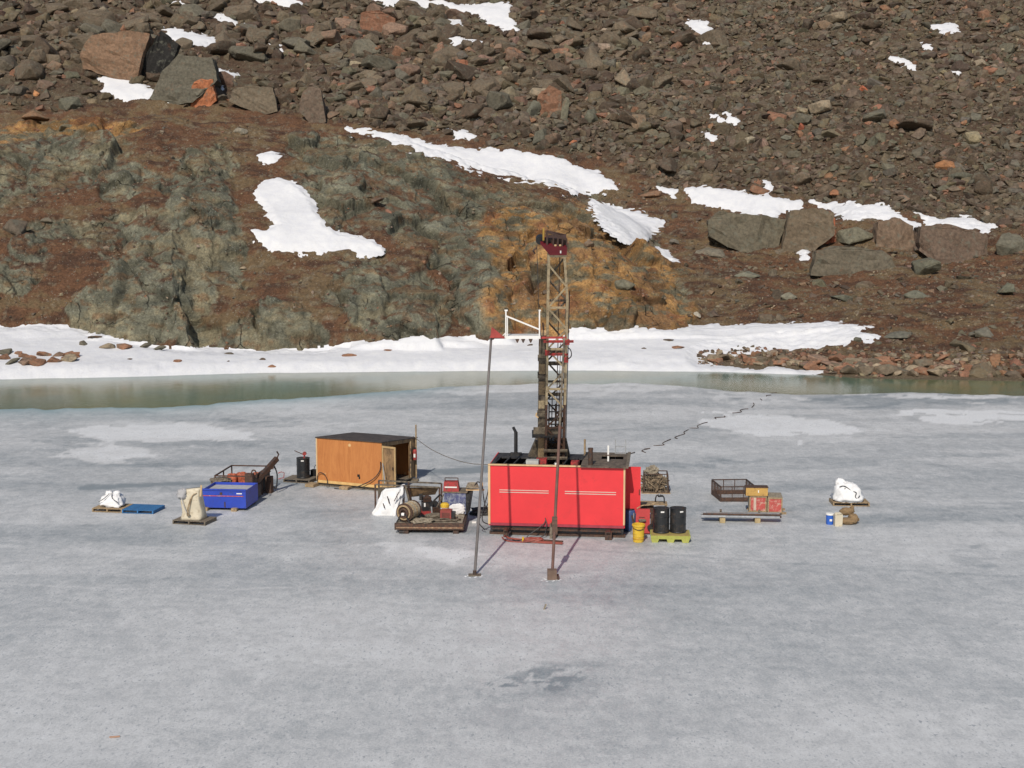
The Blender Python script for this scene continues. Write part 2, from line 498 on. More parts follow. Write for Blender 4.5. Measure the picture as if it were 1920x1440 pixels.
DZ += moss_amp * (fbm(XX, YY, Z0, 1.1, 4, 51) * .26 + fbm(XX, YY, Z0, 4.0, 2, 52) * .06)
for _, poly in SNOW[:9]:
    xs_ = [p[0] for p in poly]; ys_ = [p[1] for p in poly]
    m_ = (PX > min(xs_) - 25) & (PX < max(xs_) + 25) & (PY > min(ys_) - 25) & (PY < max(ys_) + 25)
    DZ[m_] *= 1 - .95 * sstep(-9, 4, poly_sd(PX[m_], PY[m_], poly))
# relief is pushed out along the ground's own normal, so cliffs stay cliffs
gy = np.gradient(Z0, axis=0) / np.gradient(YY, axis=0)
gx = np.gradient(Z0, axis=1) / np.gradient(XX, axis=1)
gy = gy - gx * U
def blur(a, n):
    for _ in range(n):
        a = (np.roll(a, 1, 0) + np.roll(a, -1, 0) + a * 2) / 4; a = (np.roll(a, 1, 1) + np.roll(a, -1, 1) + a * 2) / 4
    return a
gx, gy = blur(np.clip(gx, -2.5, 2.5), 14), blur(np.clip(gy, -2.5, 2.5), 14)
nl = np.sqrt(gx * gx + gy * gy + 1)
GX = XX - gx / nl * DZ; GY = YY - gy / nl * DZ; GZ = Z0 + DZ / nl
_gy = np.gradient(GZ, axis=0) / np.gradient(YY, axis=0); _gx = np.gradient(GZ, axis=1) / np.gradient(XX, axis=1); _gy = _gy - _gx * U
nzl = 1 / np.sqrt(_gx ** 2 + _gy ** 2 + 1)
nzl = blur(nzl, 2)
ledge = sstep(.70, .86, nzl + wn2 * .22 + wn * .15)
rockc = sstep(.30, .62, rock * (1 - .60 * ledge) + .30 * fbm(XX, YY, GZ, 1.6, 5, 105))
# --- colour
def mix3(a, b, t): return a * (1 - t[..., None]) + b * t[..., None]
C = lambda *c: np.array(c)
n1 = fbm(XX, YY, GZ, .35, 4, 101); n2 = fbm(XX * .6, YY, GZ * 2.2, .9, 4, 102); n3 = fbm(XX, YY, GZ, 2.2, 4, 103); n5 = fbm(XX * .8 + GZ * .6, YY, GZ * 1.2, 1.5, 5, 104)
moss = mix3(C(.150, .078, .044)[None, None] * np.ones((nr, nc, 1)), np.broadcast_to(C(.170, .118, .066), (nr, nc, 3)), sstep(-.12, .25, n1 * .8 + n2 * .5 + n5 * .4))
moss = mix3(moss, np.broadcast_to(C(.080, .045, .030), (nr, nc, 3)), sstep(.0, .35, -n2 + n3 * .35) * .85)
moss = mix3(moss, np.broadcast_to(C(.24, .20, .14), (nr, nc, 3)), sstep(.18, .45, n3 + n1 * .2) * .6)
rk = mix3(np.broadcast_to(C(.188, .184, .136), (nr, nc, 3)), np.broadcast_to(C(.235, .210, .140), (nr, nc, 3)), sstep(.0, .22, n1 * .8 + n2 * .4 + n5 * .5))
rk = mix3(rk, np.broadcast_to(C(.138, .142, .112), (nr, nc, 3)), sstep(.1, .3, -n1 * .8 + n5 * .5) * .7)
rk = mix3(rk, np.broadcast_to(C(.20, .125, .07), (nr, nc, 3)), sstep(.16, .34, n2 * .7 + n5 * .6 - n1 * .2) * .7)
oc = mix3(np.broadcast_to(C(.36, .205, .08), (nr, nc, 3)), np.broadcast_to(C(.27, .155, .075), (nr, nc, 3)), sstep(-.1, .4, n1 + n3 * .5))
oc = mix3(oc, np.broadcast_to(C(.16, .155, .11), (nr, nc, 3)), sstep(.02, .30, n2 - n1 * .3 + wd * .6) * .9)
oc = mix3(oc, np.broadcast_to(C(.24, .10, .05), (nr, nc, 3)), sstep(.15, .4, -wd + n3 * .3) * .7)
oc = mix3(oc, np.broadcast_to(C(.42, .28, .13), (nr, nc, 3)), sstep(.2, .5, -n3 + n2 * .2) * .4)
tc_ = mix3(np.broadcast_to(C(.085, .056, .038), (nr, nc, 3)), np.broadcast_to(C(.11, .092, .065), (nr, nc, 3)), sstep(-.3, .3, n2 + n3 * .5))
# pale and dark seams following the dip of the beds
seam = fbm(XX * .35 + GZ * 1.5, YY * .3, GZ * .9 - XX * .9, .8, 4, 111)
rk = rk * (1 + .45 * np.clip(seam * 1.6, -.7, .9))[..., None]
colr = mix3(moss, rk, rockc)
oc = oc * (1 + .5 * np.clip(seam * 1.6, -.7, .9))[..., None]
colr = mix3(colr, oc, ochre)
colr = mix3(colr, tc_, talus * .8)
# wet gravel at the shore
colr = mix3(colr, np.broadcast_to(C(.17, .13, .085), (nr, nc, 3)), 1 - sstep(1.5, 5, T_ + wn * 2))
k = (1 - .35 * np.clip(crack, 0, 1)).reshape(nr, nc)     # darker along the joints
colr = colr * k[..., None]
def grid_faces(nr, nc, keep=None):
    i = np.arange(nr - 1)[:, None] * nc + np.arange(nc - 1)[None]
    F = np.stack([i, i + 1, i + nc + 1, i + nc], -1).reshape(-1, 4)
    if keep is not None:
        F = F[keep.ravel()[F].all(1)]
    return F
def compact(V, F, *arrs):
    used = np.unique(F); mp = np.full(len(V), -1); mp[used] = np.arange(len(used))
    return V[used], mp[F], [a[used] for a in arrs]
# hillside material
def hill_mat(name, attr=True):
    m, nt, b = new_mat(name)
    geo = N(nt, 'ShaderNodeNewGeometry').outputs['Position']
    a = N(nt, 'ShaderNodeAttribute'); a.attribute_name = 'tint'
    rk_ = N(nt, 'ShaderNodeAttribute'); rk_.attribute_name = 'rock'
    nf = noise(nt, geo, 5.5, 8, .75)
    nb = noise(nt, geo, 1.6, 8, .72, .6)
    c = mixc(nt, ramp(nt, nf, .28, .72), (.38, .38, .38), (1.75, 1.70, 1.6))
    c = mixc(nt, 1.0, a.outputs['Color'], c, 'MULTIPLY')
    c = mixc(nt, ramp(nt, nb, .35, .7, 0, .45), c, mixc(nt, 1.0, c, (.55, .55, .56), 'MULTIPLY'))
    # pale lichen specks and quartz glints painted as pale spots
    v = N(nt, 'ShaderNodeTexVoronoi'); v.inputs['Scale'].default_value = 4.2
    nt.links.new(geo, v.inputs['Vector'])
    spot = ramp(nt, v.outputs['Distance'], .10, .22, 1, 0)
    spot = math_(nt, 'MULTIPLY', spot, ramp(nt, noise(nt, geo, .9, 4, .6), .46, .56))
    c = mixc(nt, math_(nt, 'MULTIPLY', spot, .7), c, (.38, .38, .33))
    nt.links.new(c, b.inputs['Base Color'])
    b.inputs['Roughness'].default_value = .88
    b.inputs['Specular IOR Level'].default_value = .25
    wv = N(nt, 'ShaderNodeTexVoronoi', feature='DISTANCE_TO_EDGE'); wv.inputs['Scale'].default_value = .22
    mpv = N(nt, 'ShaderNodeMapping'); mpv.inputs['Scale'].default_value = (1.0, .6, .7); mpv.inputs['Rotation'].default_value = (0, .5, 0)
    dis = N(nt, 'ShaderNodeVectorMath', operation='ADD'); nz = N(nt, 'ShaderNodeTexNoise'); nz.inputs['Scale'].default_value = .8; nz.inputs['Detail'].default_value = 5
    nt.links.new(geo, nz.inputs['Vector']); nt.links.new(nz.outputs['Color'], dis.inputs[0]); nt.links.new(geo, dis.inputs[1])
    nt.links.new(dis.outputs[0], mpv.inputs[0]); nt.links.new(mpv.outputs[0], wv.inputs['Vector'])
    ck = ramp(nt, wv.outputs['Distance'], .0, .010, 1, 0)
    ck = math_(nt, 'MULTIPLY', ck, ramp(nt, noise(nt, geo, .35, 3, .5), .48, .56))
    ck = math_(nt, 'MULTIPLY', ck, rk_.outputs['Fac'])
    h = math_(nt, 'ADD', math_(nt, 'MULTIPLY', nf, .7), nb)
    h = math_(nt, 'SUBTRACT', h, math_(nt, 'MULTIPLY', ck, 1.4))
    bump(nt, h, 1.0, .28, b)
    return m
hill_mat('hillside')
V = np.stack([GX, GY, GZ], -1).reshape(-1, 3)
o = np_mesh('hillside', V, grid_faces(nr, nc), MATS['hillside'], {'tint': colr.reshape(-1, 3), 'rock': np.maximum(rockc, ochre * .8).ravel()}, smooth=True)
tag(o, kind='structure')
# flat-shade the crags so their facets stay crisp
fr = rock.ravel()[grid_faces(nr, nc)[:, 0]] + ochre.ravel()[grid_faces(nr, nc)[:, 0]]
o.data.polygons.foreach_set('use_smooth', fr < .35)

def ground_px(x, y):
    "grid point of the hillside seen at photo pixel x, y (nearest first)"
    j = int(np.argmin(np.abs(PXc - x)))
    col = PYc[:, j]
    k = np.where(col <= y)[0]
    i = k[0] if len(k) else nr - 1
    return i, j
PXg, PYg = proj(GX, GY, GZ)
PXc = PXg[nr // 3]; PYc = PYg

# ================================================================ SNOW
m, nt, b = new_mat('snow')
geo = N(nt, 'ShaderNodeNewGeometry').outputs['Position']
nn = noise(nt, geo, 1.3, 7, .65)
n_d = noise(nt, geo, 7.0, 6, .7)
c = mixc(nt, ramp(nt, nn, .35, .7), (.63, .63, .65), (.71, .705, .70))
c = mixc(nt, ramp(nt, n_d, .56, .74, 0, .45), c, (.46, .43, .38))
nt.links.new(c, b.inputs['Base Color'])
b.inputs['Roughness'].default_value = .7
b.inputs['Specular IOR Level'].default_value = .3
bump(nt, math_(nt, 'ADD', nn, math_(nt, 'MULTIPLY', n_d, .3)), .5, .15, b)
ALLSNOW = np.full(PX.shape, -1e9)
SNOWZ = np.full(PX.shape, -1e9)
edge_n = fbm(XX * .6, YY, Z0 * 1.4, .9, 4, 201) * 8 + fbm(XX * .6, YY, Z0, 2.6, 4, 202) * 9
def snow_sheet(poly, thick, name, soft=1.0, extra=None):
    xs = [p[0] for p in poly]; ys = [p[1] for p in poly]
    m = (PX > min(xs) - 25) & (PX < max(xs) + 25) & (PY > min(ys) - 25) & (PY < max(ys) + 25)
    sd = np.full(PX.shape, -1e9)
    sd[m] = poly_sd(PX[m], PY[m], poly)
    size = min(max(ys) - min(ys), 60)
    mm = (sd + edge_n * soft * min(1, size / 30)) * YY / FPX
    if extra is not None: mm = np.minimum(mm, extra)
    np.maximum(ALLSNOW, mm, out=ALLSNOW)
    Zs = Z0 + np.clip(mm * .6, -.35, thick) + .06 + fbm(XX, YY, Z0, .5, 3, 210) * .10
    SNOWZ[mm > 0] = np.maximum(SNOWZ, Zs)[mm > 0]
    keep = (mm > -.45)
    F = grid_faces(nr, nc, keep)
    if not len(F): return None
    Vv, Ff, _ = compact(np.stack([XX, YY, Zs], -1).reshape(-1, 3), F)
    o = np_mesh(name, Vv, Ff, MATS['snow'])
    return tag(o, kind='structure')
for lab, poly in SNOW:
    snow_sheet(poly, .22, 'snow_patch', .5 if lab else .8)
SHOREPOLY = [(-500, 612), (0, 613), (140, 613), (170, 625), (230, 640), (300, 652), (370, 657), (480, 658), (600, 656), (660, 645), (760, 637), (880, 633), (1060, 624), (1290, 612), (1480, 608), (1600, 609), (1640, 616), (1605, 622), (1648, 632), (1600, 640), (1540, 648), (1450, 655), (1420, 662), (1330, 672), (1308, 682), (1380, 690), (1545, 694), (1530, 704), (1330, 707), (1100, 712), (500, 716), (0, 730), (-500, 735)]
snow_sheet(SHOREPOLY, .55, 'snow_field', .55, extra=(T_ + 1.3 + wn * .5) * .9)

# ================================================================ WATER AND ICE
m, nt, b = new_mat('lake_water')
geo = N(nt, 'ShaderNodeNewGeometry').outputs['Position']
mp = N(nt, 'ShaderNodeMapping'); mp.inputs['Scale'].default_value = (.7, 1.6, 1); nt.links.new(geo, mp.inputs[0])
n_ = noise(nt, mp.outputs[0], 2.2, 6, .6)
big = noise(nt, geo, .09, 3, .5)
c = mixc(nt, ramp(nt, big, .4, .62), (.150, .162, .082), (.095, .165, .125))
nt.links.new(c, b.inputs['Base Color'])
b.inputs['Roughness'].default_value = .12
b.inputs['IOR'].default_value = 1.33; b.inputs['Specular IOR Level'].default_value = .28
bump(nt, n_, .16, .05, b)
mb = MB(); mb.add([(-160, 60, -.07), (160, 60, -.07), (160, 135, -.07), (-160, 135, -.07)], [(0, 1, 2, 3)])
tag(mb.build('lake_water', m), kind='structure')

EDGE = [(-500, 768), (0, 764), (150, 763), (300, 761), (420, 752), (560, 742), (700, 732), (840, 722), (960, 718), (1100, 716), (1200, 716), (1300, 722), (1400, 731), (1500, 736), (1600, 737), (1700, 733), (1800, 736), (1920, 738), (2500, 742)]
ex = np.array([p[0] for p in EDGE]); eY = np.array([at(*p).y for p in EDGE])
ui = np.linspace(-.62, .62, 760)
farY = np.interp(960 + FPX * ui * 1.008, ex, eY) + fbm(ui * 60, ui * 0, ui * 0, 1, 4, 300) * .7
s_ = np.linspace(0, 1, 620)
inv = (1 / 12.0) * (1 - s_)[:, None] + (1 / farY)[None] * s_[:, None]
IY = 1 / inv; IX = ui[None] * IY
IZ = np.zeros_like(IX)
ipx, ipy = proj(IX, IY, IZ)
jit = fbm(IX, IY, IZ, .35, 4, 310); jit2 = fbm(IX * .35, IY, IZ, .8, 4, 311)
wpx = ipx + jit * 110 + jit2 * 60; wpy = ipy + jit2 * 14 + jit * 9
tone = fbm(IX * .3, IY, IZ, .16, 5, 320) * .42 + fbm(IX * .5, IY, IZ, .8, 4, 321) * .14
pn = fbm(IX * .32, IY, IZ, .42, 5, 340)
tone += .22 * (sstep(.02, .10, pn) - .5) * sstep(26, 50, IY) - .25 * sstep(.12, .2, -fbm(IX * .22, IY, IZ, .5, 5, 341)) * sstep(30, 55, IY)
tone += .12 * (1 - sstep(40, 60, IY)) * 0
def ell(cx, cy, rx, ry, v, soft=.35, rot=0):
    c, s = math.cos(R(rot)), math.sin(R(rot))
    dx = wpx - cx; dy = wpy - cy
    a = (dx * c + dy * s) / rx; b_ = (-dx * s + dy * c) / ry
    d = np.sqrt(a * a + b_ * b_)
    r_ = v * sstep(1 + soft * .5, 1 - soft * .5, d)
    if v < -.5 and cy > 1100: r_ = r_ * sstep(-.05, .16, brk)
    return r_
brk = fbm(IX * .8 - IY * .1, IY * 1.0, IZ, 2.6, 5, 350, .62)
for e_ in [(310, 815, 160, 20, 1.05, .10), (210, 850, 110, 13, .75, .15), (1440, 795, 110, 16, 1.0, .08), (1830, 781, 150, 10, 1.25, .08), (1505, 828, 20, 3, .9, .3),
           (1000, 728, 320, 8, .55, .4), (560, 760, 120, 10, .3, .4), (1420, 748, 100, 5, .5, .3), (1780, 741, 160, 5, .8, .4), (1600, 741, 60, 3, .7, .4), (790, 1032, 62, 15, .55, .5), (850, 1042, 45, 14, .9, .4), (740, 1022, 30, 8, .4, .4),
           (700, 1200, 500, 70, .25, .8), (1700, 1380, 400, 60, .2, .8),
           (1010, 1272, 110, 22, -.78, 1.1, -12), (935, 1283, 30, 8, -.6, .6), (1170, 1288, 22, 8, -.6, .8), (1060, 1290, 90, 20, -.3, 1.0, -10), (1840, 1055, 60, 6, -.4, .8), (1880, 1030, 40, 5, -.4, .8),
           (1400, 865, 60, 8, -.5, .8), (1640, 870, 150, 8, -.25, .8), (1720, 752, 330, 6, -.45, .6), (500, 790, 180, 6, -.4, .6), (120, 825, 70, 9, -.4, .5), (300, 870, 260, 9, -.2, .8),
           (250, 1010, 180, 8, -.15, .8), (1500, 1100, 500, 30, -.18, .9), (640, 1010, 90, 10, -.25, .8), (1650, 980, 100, 10, -.15, .8), (960, 990, 220, 14, -.35, .8), (600, 965, 80, 12, -.3, .8), (1250, 1012, 90, 14, -.3, .8), (1780, 1130, 120, 8, -.2, .8)]:
    tone += ell(*e_) if len(e_) == 7 else ell(*e_)
def strip(pts, wd, v):
    d = np.full(ipx.shape, 1e9)
    for (x0, y0), (x1, y1) in zip(pts[:-1], pts[1:]):
        ex_, ey_ = x1 - x0, y1 - y0
        t = np.clip(((ipx - x0) * ex_ + (ipy - y0) * ey_) / (ex_ ** 2 + ey_ ** 2), 0, 1)
        d = np.minimum(d, np.hypot(ipx - x0 - ex_ * t, (ipy - y0 - ey_ * t + jit2 * 2.0)))
    return v * sstep(wd, wd * .35, d)
tone += strip([(150, 915), (240, 912), (360, 906), (470, 903), (560, 905)], 4.5, -.7)
tone += strip([(770, 889), (840, 885), (930, 878), (1000, 876)], 9, -1.05)
tone += strip([(810, 898), (900, 900), (960, 900)], 6, -.6)
tone += strip([(1190, 872), (1260, 872), (1340, 873)], 6, -.7)
tone += strip([(500, 934), (430, 945)], 4, -.3)
tone += strip([(1060, 1030), (1250, 1040), (1600, 1065), (1920, 1082)], 2.2, -.28)
tone += strip([(900, 1030), (700, 1022), (300, 1012)], 1.6, .25)
tone += strip([(0, 1095), (300, 1108), (620, 1100)], 1.8, .25)
tone += strip([(240, 942), (330, 948), (430, 952)], 1.8, .3)
tone += strip([(700, 876), (520, 930)], 2, -.3)
# teal meltwater-soaked rim
rim = np.exp(-(farY[None] - IY) / 2.2) * sstep(950, 750, ipx)
IZ = .02 * fbm(IX, IY, IX * 0, .5, 3, 330)
IZ[-1] = -.16; IZ[-2] = -.01
m, nt, b = new_mat('lake_ice')
geo = N(nt, 'ShaderNodeNewGeometry').outputs['Position']
a = N(nt, 'ShaderNodeAttribute'); a.attribute_name = 'tone'
rm = N(nt, 'ShaderNodeAttribute'); rm.attribute_name = 'rim'
mp = N(nt, 'ShaderNodeMapping'); mp.inputs['Scale'].default_value = (1.25, .6, 1); nt.links.new(geo, mp.inputs[0])
nf = noise(nt, mp.outputs[0], 4.5, 10, .80)
nm = noise(nt, mp.outputs[0], 1.1, 8, .7, .5)
ng = noise(nt, geo, 17.0, 3, .7)
mp2 = N(nt, 'ShaderNodeMapping'); mp2.inputs['Scale'].default_value = (.7, .8, 1); mp2.inputs['Rotation'].default_value = (0, 0, .06); nt.links.new(geo, mp2.inputs[0])
ns = noise(nt, mp2.outputs[0], 2.6, 6, .6)
t = math_(nt, 'ADD', a.outputs['Fac'], ramp(nt, nf, .3, .7, -.30, .30))
t = math_(nt, 'ADD', t, ramp(nt, nm, .3, .7, -.20, .20))
t = math_(nt, 'ADD', t, ramp(nt, ng, .3, .7, -.30, .30))
t = math_(nt, 'ADD', t, ramp(nt, ns, .42, .58, -.10, .10))
c1_ = mixc(nt, ramp(nt, t, -.9, .15), (.245, .276, .295), (.55, .553, .55))
c2_ = mixc(nt, ramp(nt, t, .1, 1.0), c1_, (.72, .725, .725))
pit = ramp(nt, noise(nt, mp.outputs[0], 8.5, 5, .65), .575, .64, 0, .85)
c3_ = mixc(nt, math_(nt, 'MULTIPLY', pit, ramp(nt, nm, .35, .6)), c2_, (.26, .285, .31))
c4_ = mixc(nt, rm.outputs['Fac'], c3_, (.16, .30, .33))
nt.links.new(c4_, b.inputs['Base Color'])
nt.links.new(ramp(nt, nm, .3, .7, .35, .6), b.inputs['Roughness'])
b.inputs['IOR'].default_value = 1.31
b.inputs['Specular IOR Level'].default_value = .35
bump(nt, math_(nt, 'ADD', nf, math_(nt, 'MULTIPLY', nm, .5)), .6, .04, b)
ii = np.arange(619)[:, None] * 760 + np.arange(759)[None]
F = np.stack([ii, ii + 1, ii + 761, ii + 760], -1).reshape(-1, 4)
o = np_mesh('lake_ice', np.stack([IX, IY, IZ], -1).reshape(-1, 3), F, m, {'tone': tone.ravel(), 'rim': np.clip(rim, 0, 1).ravel()})
tag(o, kind='structure')
# nearer shore half of the lake, under and behind the viewpoint
mb = MB(); mb.add([(-200, -30, -.03), (200, -30, -.03), (200, 60, -.03), (-200, 60, -.03)], [(0, 1, 2, 3)])
o = mb.build('lake_ice', MATS['lake_ice']); tag(o, kind='structure')

# ================================================================ BOULDERS
rng = np.random.default_rng(7)
random.seed(11)
def hull_shape(npts, seed, flat=.8, boxy=.0, sub=0):
    rs = random.Random(seed)
    bm = bmesh.new()
    for _ in range(npts):
        v = Vector((rs.gauss(0, 1), rs.gauss(0, 1), rs.gauss(0, 1))).normalized()
        if boxy:
            mx = max(abs(v.x), abs(v.y), abs(v.z)); v = v.lerp(v / mx * .8, boxy)
        v *= rs.uniform(.82, 1.05)
        bm.verts.new((v.x, v.y * rs.uniform(.9, 1), v.z * flat))
    r = bmesh.ops.convex_hull(bm, input=bm.verts)
    for g in r['geom_interior'] + r['geom_unused']:
        if isinstance(g, bmesh.types.BMVert) and g.is_valid: bm.verts.remove(g)
    if sub:
        bmesh.ops.bevel(bm, geom=list(bm.edges), offset=.05, segments=1, affect='EDGES')
        bmesh.ops.triangulate(bm, faces=bm.faces)
        bmesh.ops.subdivide_edges(bm, edges=bm.edges, cuts=sub, use_grid_fill=True)
    bmesh.ops.triangulate(bm, faces=bm.faces)
    bm.verts.index_update()
    V = np.array([v.co[:] for v in bm.verts]); F = np.array([[v.index for v in f.verts] for f in bm.faces])
    bm.free()
    if sub:
        L_ = np.linalg.norm(V, axis=1); V = V * np.minimum(1, 1.35 / np.maximum(L_, 1e-6))[:, None]
        d = fbm(V[:, 0] + seed, V[:, 1], V[:, 2], 2.2, 4, seed) * .09 + fbm(V[:, 0], V[:, 1], V[:, 2] + seed, 7, 2, seed) * .02
        V = V * (1 + d[:, None])
    return V, F
LOW = [hull_shape(13 + k % 4, 100 + k, .78, .35) for k in range(14)]
MED = [hull_shape(16, 300 + k, .8, .5, 1) for k in range(10)]
def rotm(rng, tilt=.5):
    a = rng.uniform(0, 2 * math.pi); t = rng.uniform(-tilt, tilt); t2 = rng.uniform(-tilt, tilt)
    return np.array(Euler((t, t2, a)).to_matrix())
def rock_material(name, attr):
    m, nt, b = new_mat(name)
    geo = N(nt, 'ShaderNodeNewGeometry').outputs['Position']
    if attr:
        a = N(nt, 'ShaderNodeAttribute'); a.attribute_name = 'tint'; col = a.outputs['Color']; rust = None
    else:
        a = N(nt, 'ShaderNodeObjectInfo'); col = a.outputs['Color']; rust = a.outputs['Alpha']
    nf = noise(nt, geo, 3.2, 8, .72); nb = noise(nt, geo, .9, 5, .6, .4)
    c = mixc(nt, ramp(nt, nf, .28, .72), (.5, .5, .5), (1.5, 1.46, 1.4))
    c = mixc(nt, 1.0, col, c, 'MULTIPLY')
    # grey-green lichen crust and rust staining
    c = mixc(nt, ramp(nt, noise(nt, geo, 1.7, 6, .7), .54, .64, 0, .55), c, (.15, .15, .115))
    c = mixc(nt, ramp(nt, nb, .62, .72, 0, .4), c, (.23, .11, .06))
    nt.links.new(c, b.inputs['Base Color']); b.inputs['Roughness'].default_value = .85
    b.inputs['Specular IOR Level'].default_value = .25
    bump(nt, nf, .7, .12, b)
    return m
M_ST = rock_material('boulder_scree', True); M_BO = rock_material('boulder_stone', False)
PAL = {'grey-brown': (.128, .100, .070), 'dark brown': (.085, .062, .044), 'grey-green': (.122, .110, .082), 'rust-orange': (.225, .120, .074), 'pale tan': (.25, .20, .14), 'pinkish brown': (.19, .125, .09)}
PN = list(PAL)
SN = ALLSNOW
# ---- talus field: cells of the ground, chosen by area
cellA = np.gradient(XX, axis=1) * np.gradient(YY, axis=0) * nl
big_side = sstep(1500, 900, PX)           # larger stones on the left and centre of the slope
r_med = .36 + .34 * big_side * sstep(330, 60, PY) + .04
wn4 = fbm(XX, YY, Z0 * 0, .09, 3, 404)
dens = talus * (.62 + .38 * sstep(-.25, .1, wn4)) * (SN < -.1) * (YY < 203) * (np.abs(U) < .45)
dens = dens * np.where((PX < 620) & (PY > 110), .55, 1)
dens = np.maximum(dens, (1 - talus) * (.16 * sstep(4, 9, T_) * (rock < .3) * (ochre < .2) * (SN < -.1) * (YY < 150) * (PX > 1150)))
Wc = (cellA * dens / (r_med ** 2)).ravel(); Wc = np.maximum(Wc, 0)
NST = 26000
pick = rng.choice(len(Wc), NST, p=Wc / Wc.sum())
rad = r_med.ravel()[pick] * np.exp(rng.normal(0, .55, NST)) * .88
rad = np.where(talus.ravel()[pick] < .5, rad * .62, rad)
rad = np.clip(rad, .14, 2.6)
P0_ = np.stack([GX.ravel()[pick], GY.ravel()[pick], GZ.ravel()[pick]], 1)
cidx = rng.choice(len(PN), NST, p=[.50, .24, .15, .035, .015, .06])
order = np.argsort(-(rad))
vis = (np.abs(PX.ravel()[pick] - 960) < 970) & (PY.ravel()[pick] > -5)
indiv = [k for k in order if vis[k] and talus.ravel()[pick][k] > .5][:150]
iset = np.zeros(NST, bool); iset[indiv] = True
Vs, Fs, Ts = [], [], []; off = 0
def emit(V, F, pos, r, ci, vis_=None):
    global off
    S = np.array([rng.uniform(.8, 1.35), rng.uniform(.8, 1.1), rng.uniform(.65, 1.05)])
    Vw = (V * S * r) @ rotm(rng).T + pos + np.array([0, 0, -r * .02])
    Vs.append(Vw); Fs.append(F + off); off += len(V)
    t = np.array(PAL[PN[ci]]) * rng.uniform(.82, 1.15) * np.array([1, rng.uniform(.94, 1.05), rng.uniform(.9, 1.08)])
    Ts.append(np.broadcast_to(t, (len(V), 3)))
for k in np.where(~iset)[0]:
    V, F = (MED[k % 10] if rad[k] > 1.0 else LOW[k % 14])
    emit(V, F, P0_[k], rad[k], cidx[k])
o = np_mesh('talus_boulders', np.concatenate(Vs), np.concatenate(Fs), M_ST, {'tint': np.concatenate(Ts)}, smooth=False)
tag(o, 'countless grey-brown angular boulders covering the talus slope above the snow strips', 'talus', kind='stuff')
# ---- small pale stones sprinkled in the moss and on the crags
Vs, Fs, Ts = [], [], []; off = 0
dens = (1 - talus) * (SN < -.15) * sstep(1, 4, T_) * (YY < 150) * (.3 + sstep(0, .4, wn2)) * (np.abs(U) < .43)
Wc = (cellA * dens).ravel(); NSM = 7000
for k in rng.choice(len(Wc), NSM, p=Wc / Wc.sum()):
    r = min(.42, .085 * math.exp(rng.normal(0, .5)))
    ci = rng.choice([0, 2, 4, 4, 5, 1, 3])
    emit(*LOW[k % 14], np.array([GX.ravel()[k], GY.ravel()[k], GZ.ravel()[k]]), r, ci)
o = np_mesh('scattered_stones', np.concatenate(Vs), np.concatenate(Fs), M_ST, {'tint': np.concatenate(Ts)}, smooth=False)
tag(o, 'small pale stones sprinkled over the brown moss and green crags', 'stones', kind='stuff')

# ---- boulders that stand as things of their own
BM = []
for k in range(12):
    V, F = hull_shape(15, 500 + k, .8, .55, 2)
    me = bpy.data.meshes.new('boulder'); me.from_pydata(V.tolist(), [], F.tolist()); me.update(); me.materials.append(M_BO); BM.append(me)
SLAB = []
for k in range(6):
    V, F = hull_shape(26, 700 + k, 1.0, 1.0, 2)
    me = bpy.data.meshes.new('slab'); me.from_pydata(V.tolist(), [], F.tolist()); me.update(); me.materials.append(M_BO); SLAB.append(me)
def boulder(pos, size, rot, col, label, group=None, name='boulder', mesh=None, cat='boulder'):
    o = bpy.data.objects.new(name, mesh or BM[rng.integers(12)]); COL.objects.link(o)
    o.location = pos; o.scale = size; o.rotation_euler = rot; o.color = (*col, 1)
    return tag(o, label, cat, group)
def size_word(r): return 'huge' if r > 1.75 else 'large' if r > 1.35 else 'mid-sized'
def uniq(a, where, x, y):
    key = a.split(' ', 1)[1] + where
    n = seen.get(key, 0); seen[key] = n + 1
    o1 = ['', 'second', 'third', 'fourth', 'fifth', 'sixth', 'seventh', 'eighth', 'ninth', 'tenth', 'eleventh', 'twelfth', 'thirteenth', 'fourteenth']
    pre = (o1[min(n, 13)] + ' largest ' if n else 'largest ')
    return f'{pre}{a.split(" ", 1)[1]} talus boulder {where}'
def region(x, y):
    if y < 130:
        v = 'high on the talus slope'
    elif y < 260: v = 'half way up the talus slope'
    else: v = 'low on the talus slope just above the snow strips'
    hcol = ['at the far left', 'left of the small snow patches', 'straight above the drill mast', 'right of the drill mast', 'at the far right'][min(4, max(0, int(x // 384)))]
    return f'{hcol}, {v}'
seen = {}
ACC = ['flat-lying', 'upright', 'wedge-shaped', 'blocky', 'rounded', 'leaning', 'pointed', 'squat']
def nearest_mark(x, y):
    best = min(MARKS, key=lambda m_: math.hypot(m_[0] - x, m_[1] - y)); d = math.hypot(best[0] - x, best[1] - y)
    v = 'above' if y < best[1] - 30 else 'below' if y > best[1] + 30 else 'beside'
    hh = '' if abs(x - best[0]) < 40 else ' left of' if x < best[0] else ' right of'
    if v == 'beside' and hh: v = ''
    s_ = (v + (' and' if v and hh else '') + hh).strip()
    return s_ + ' ' + best[2]
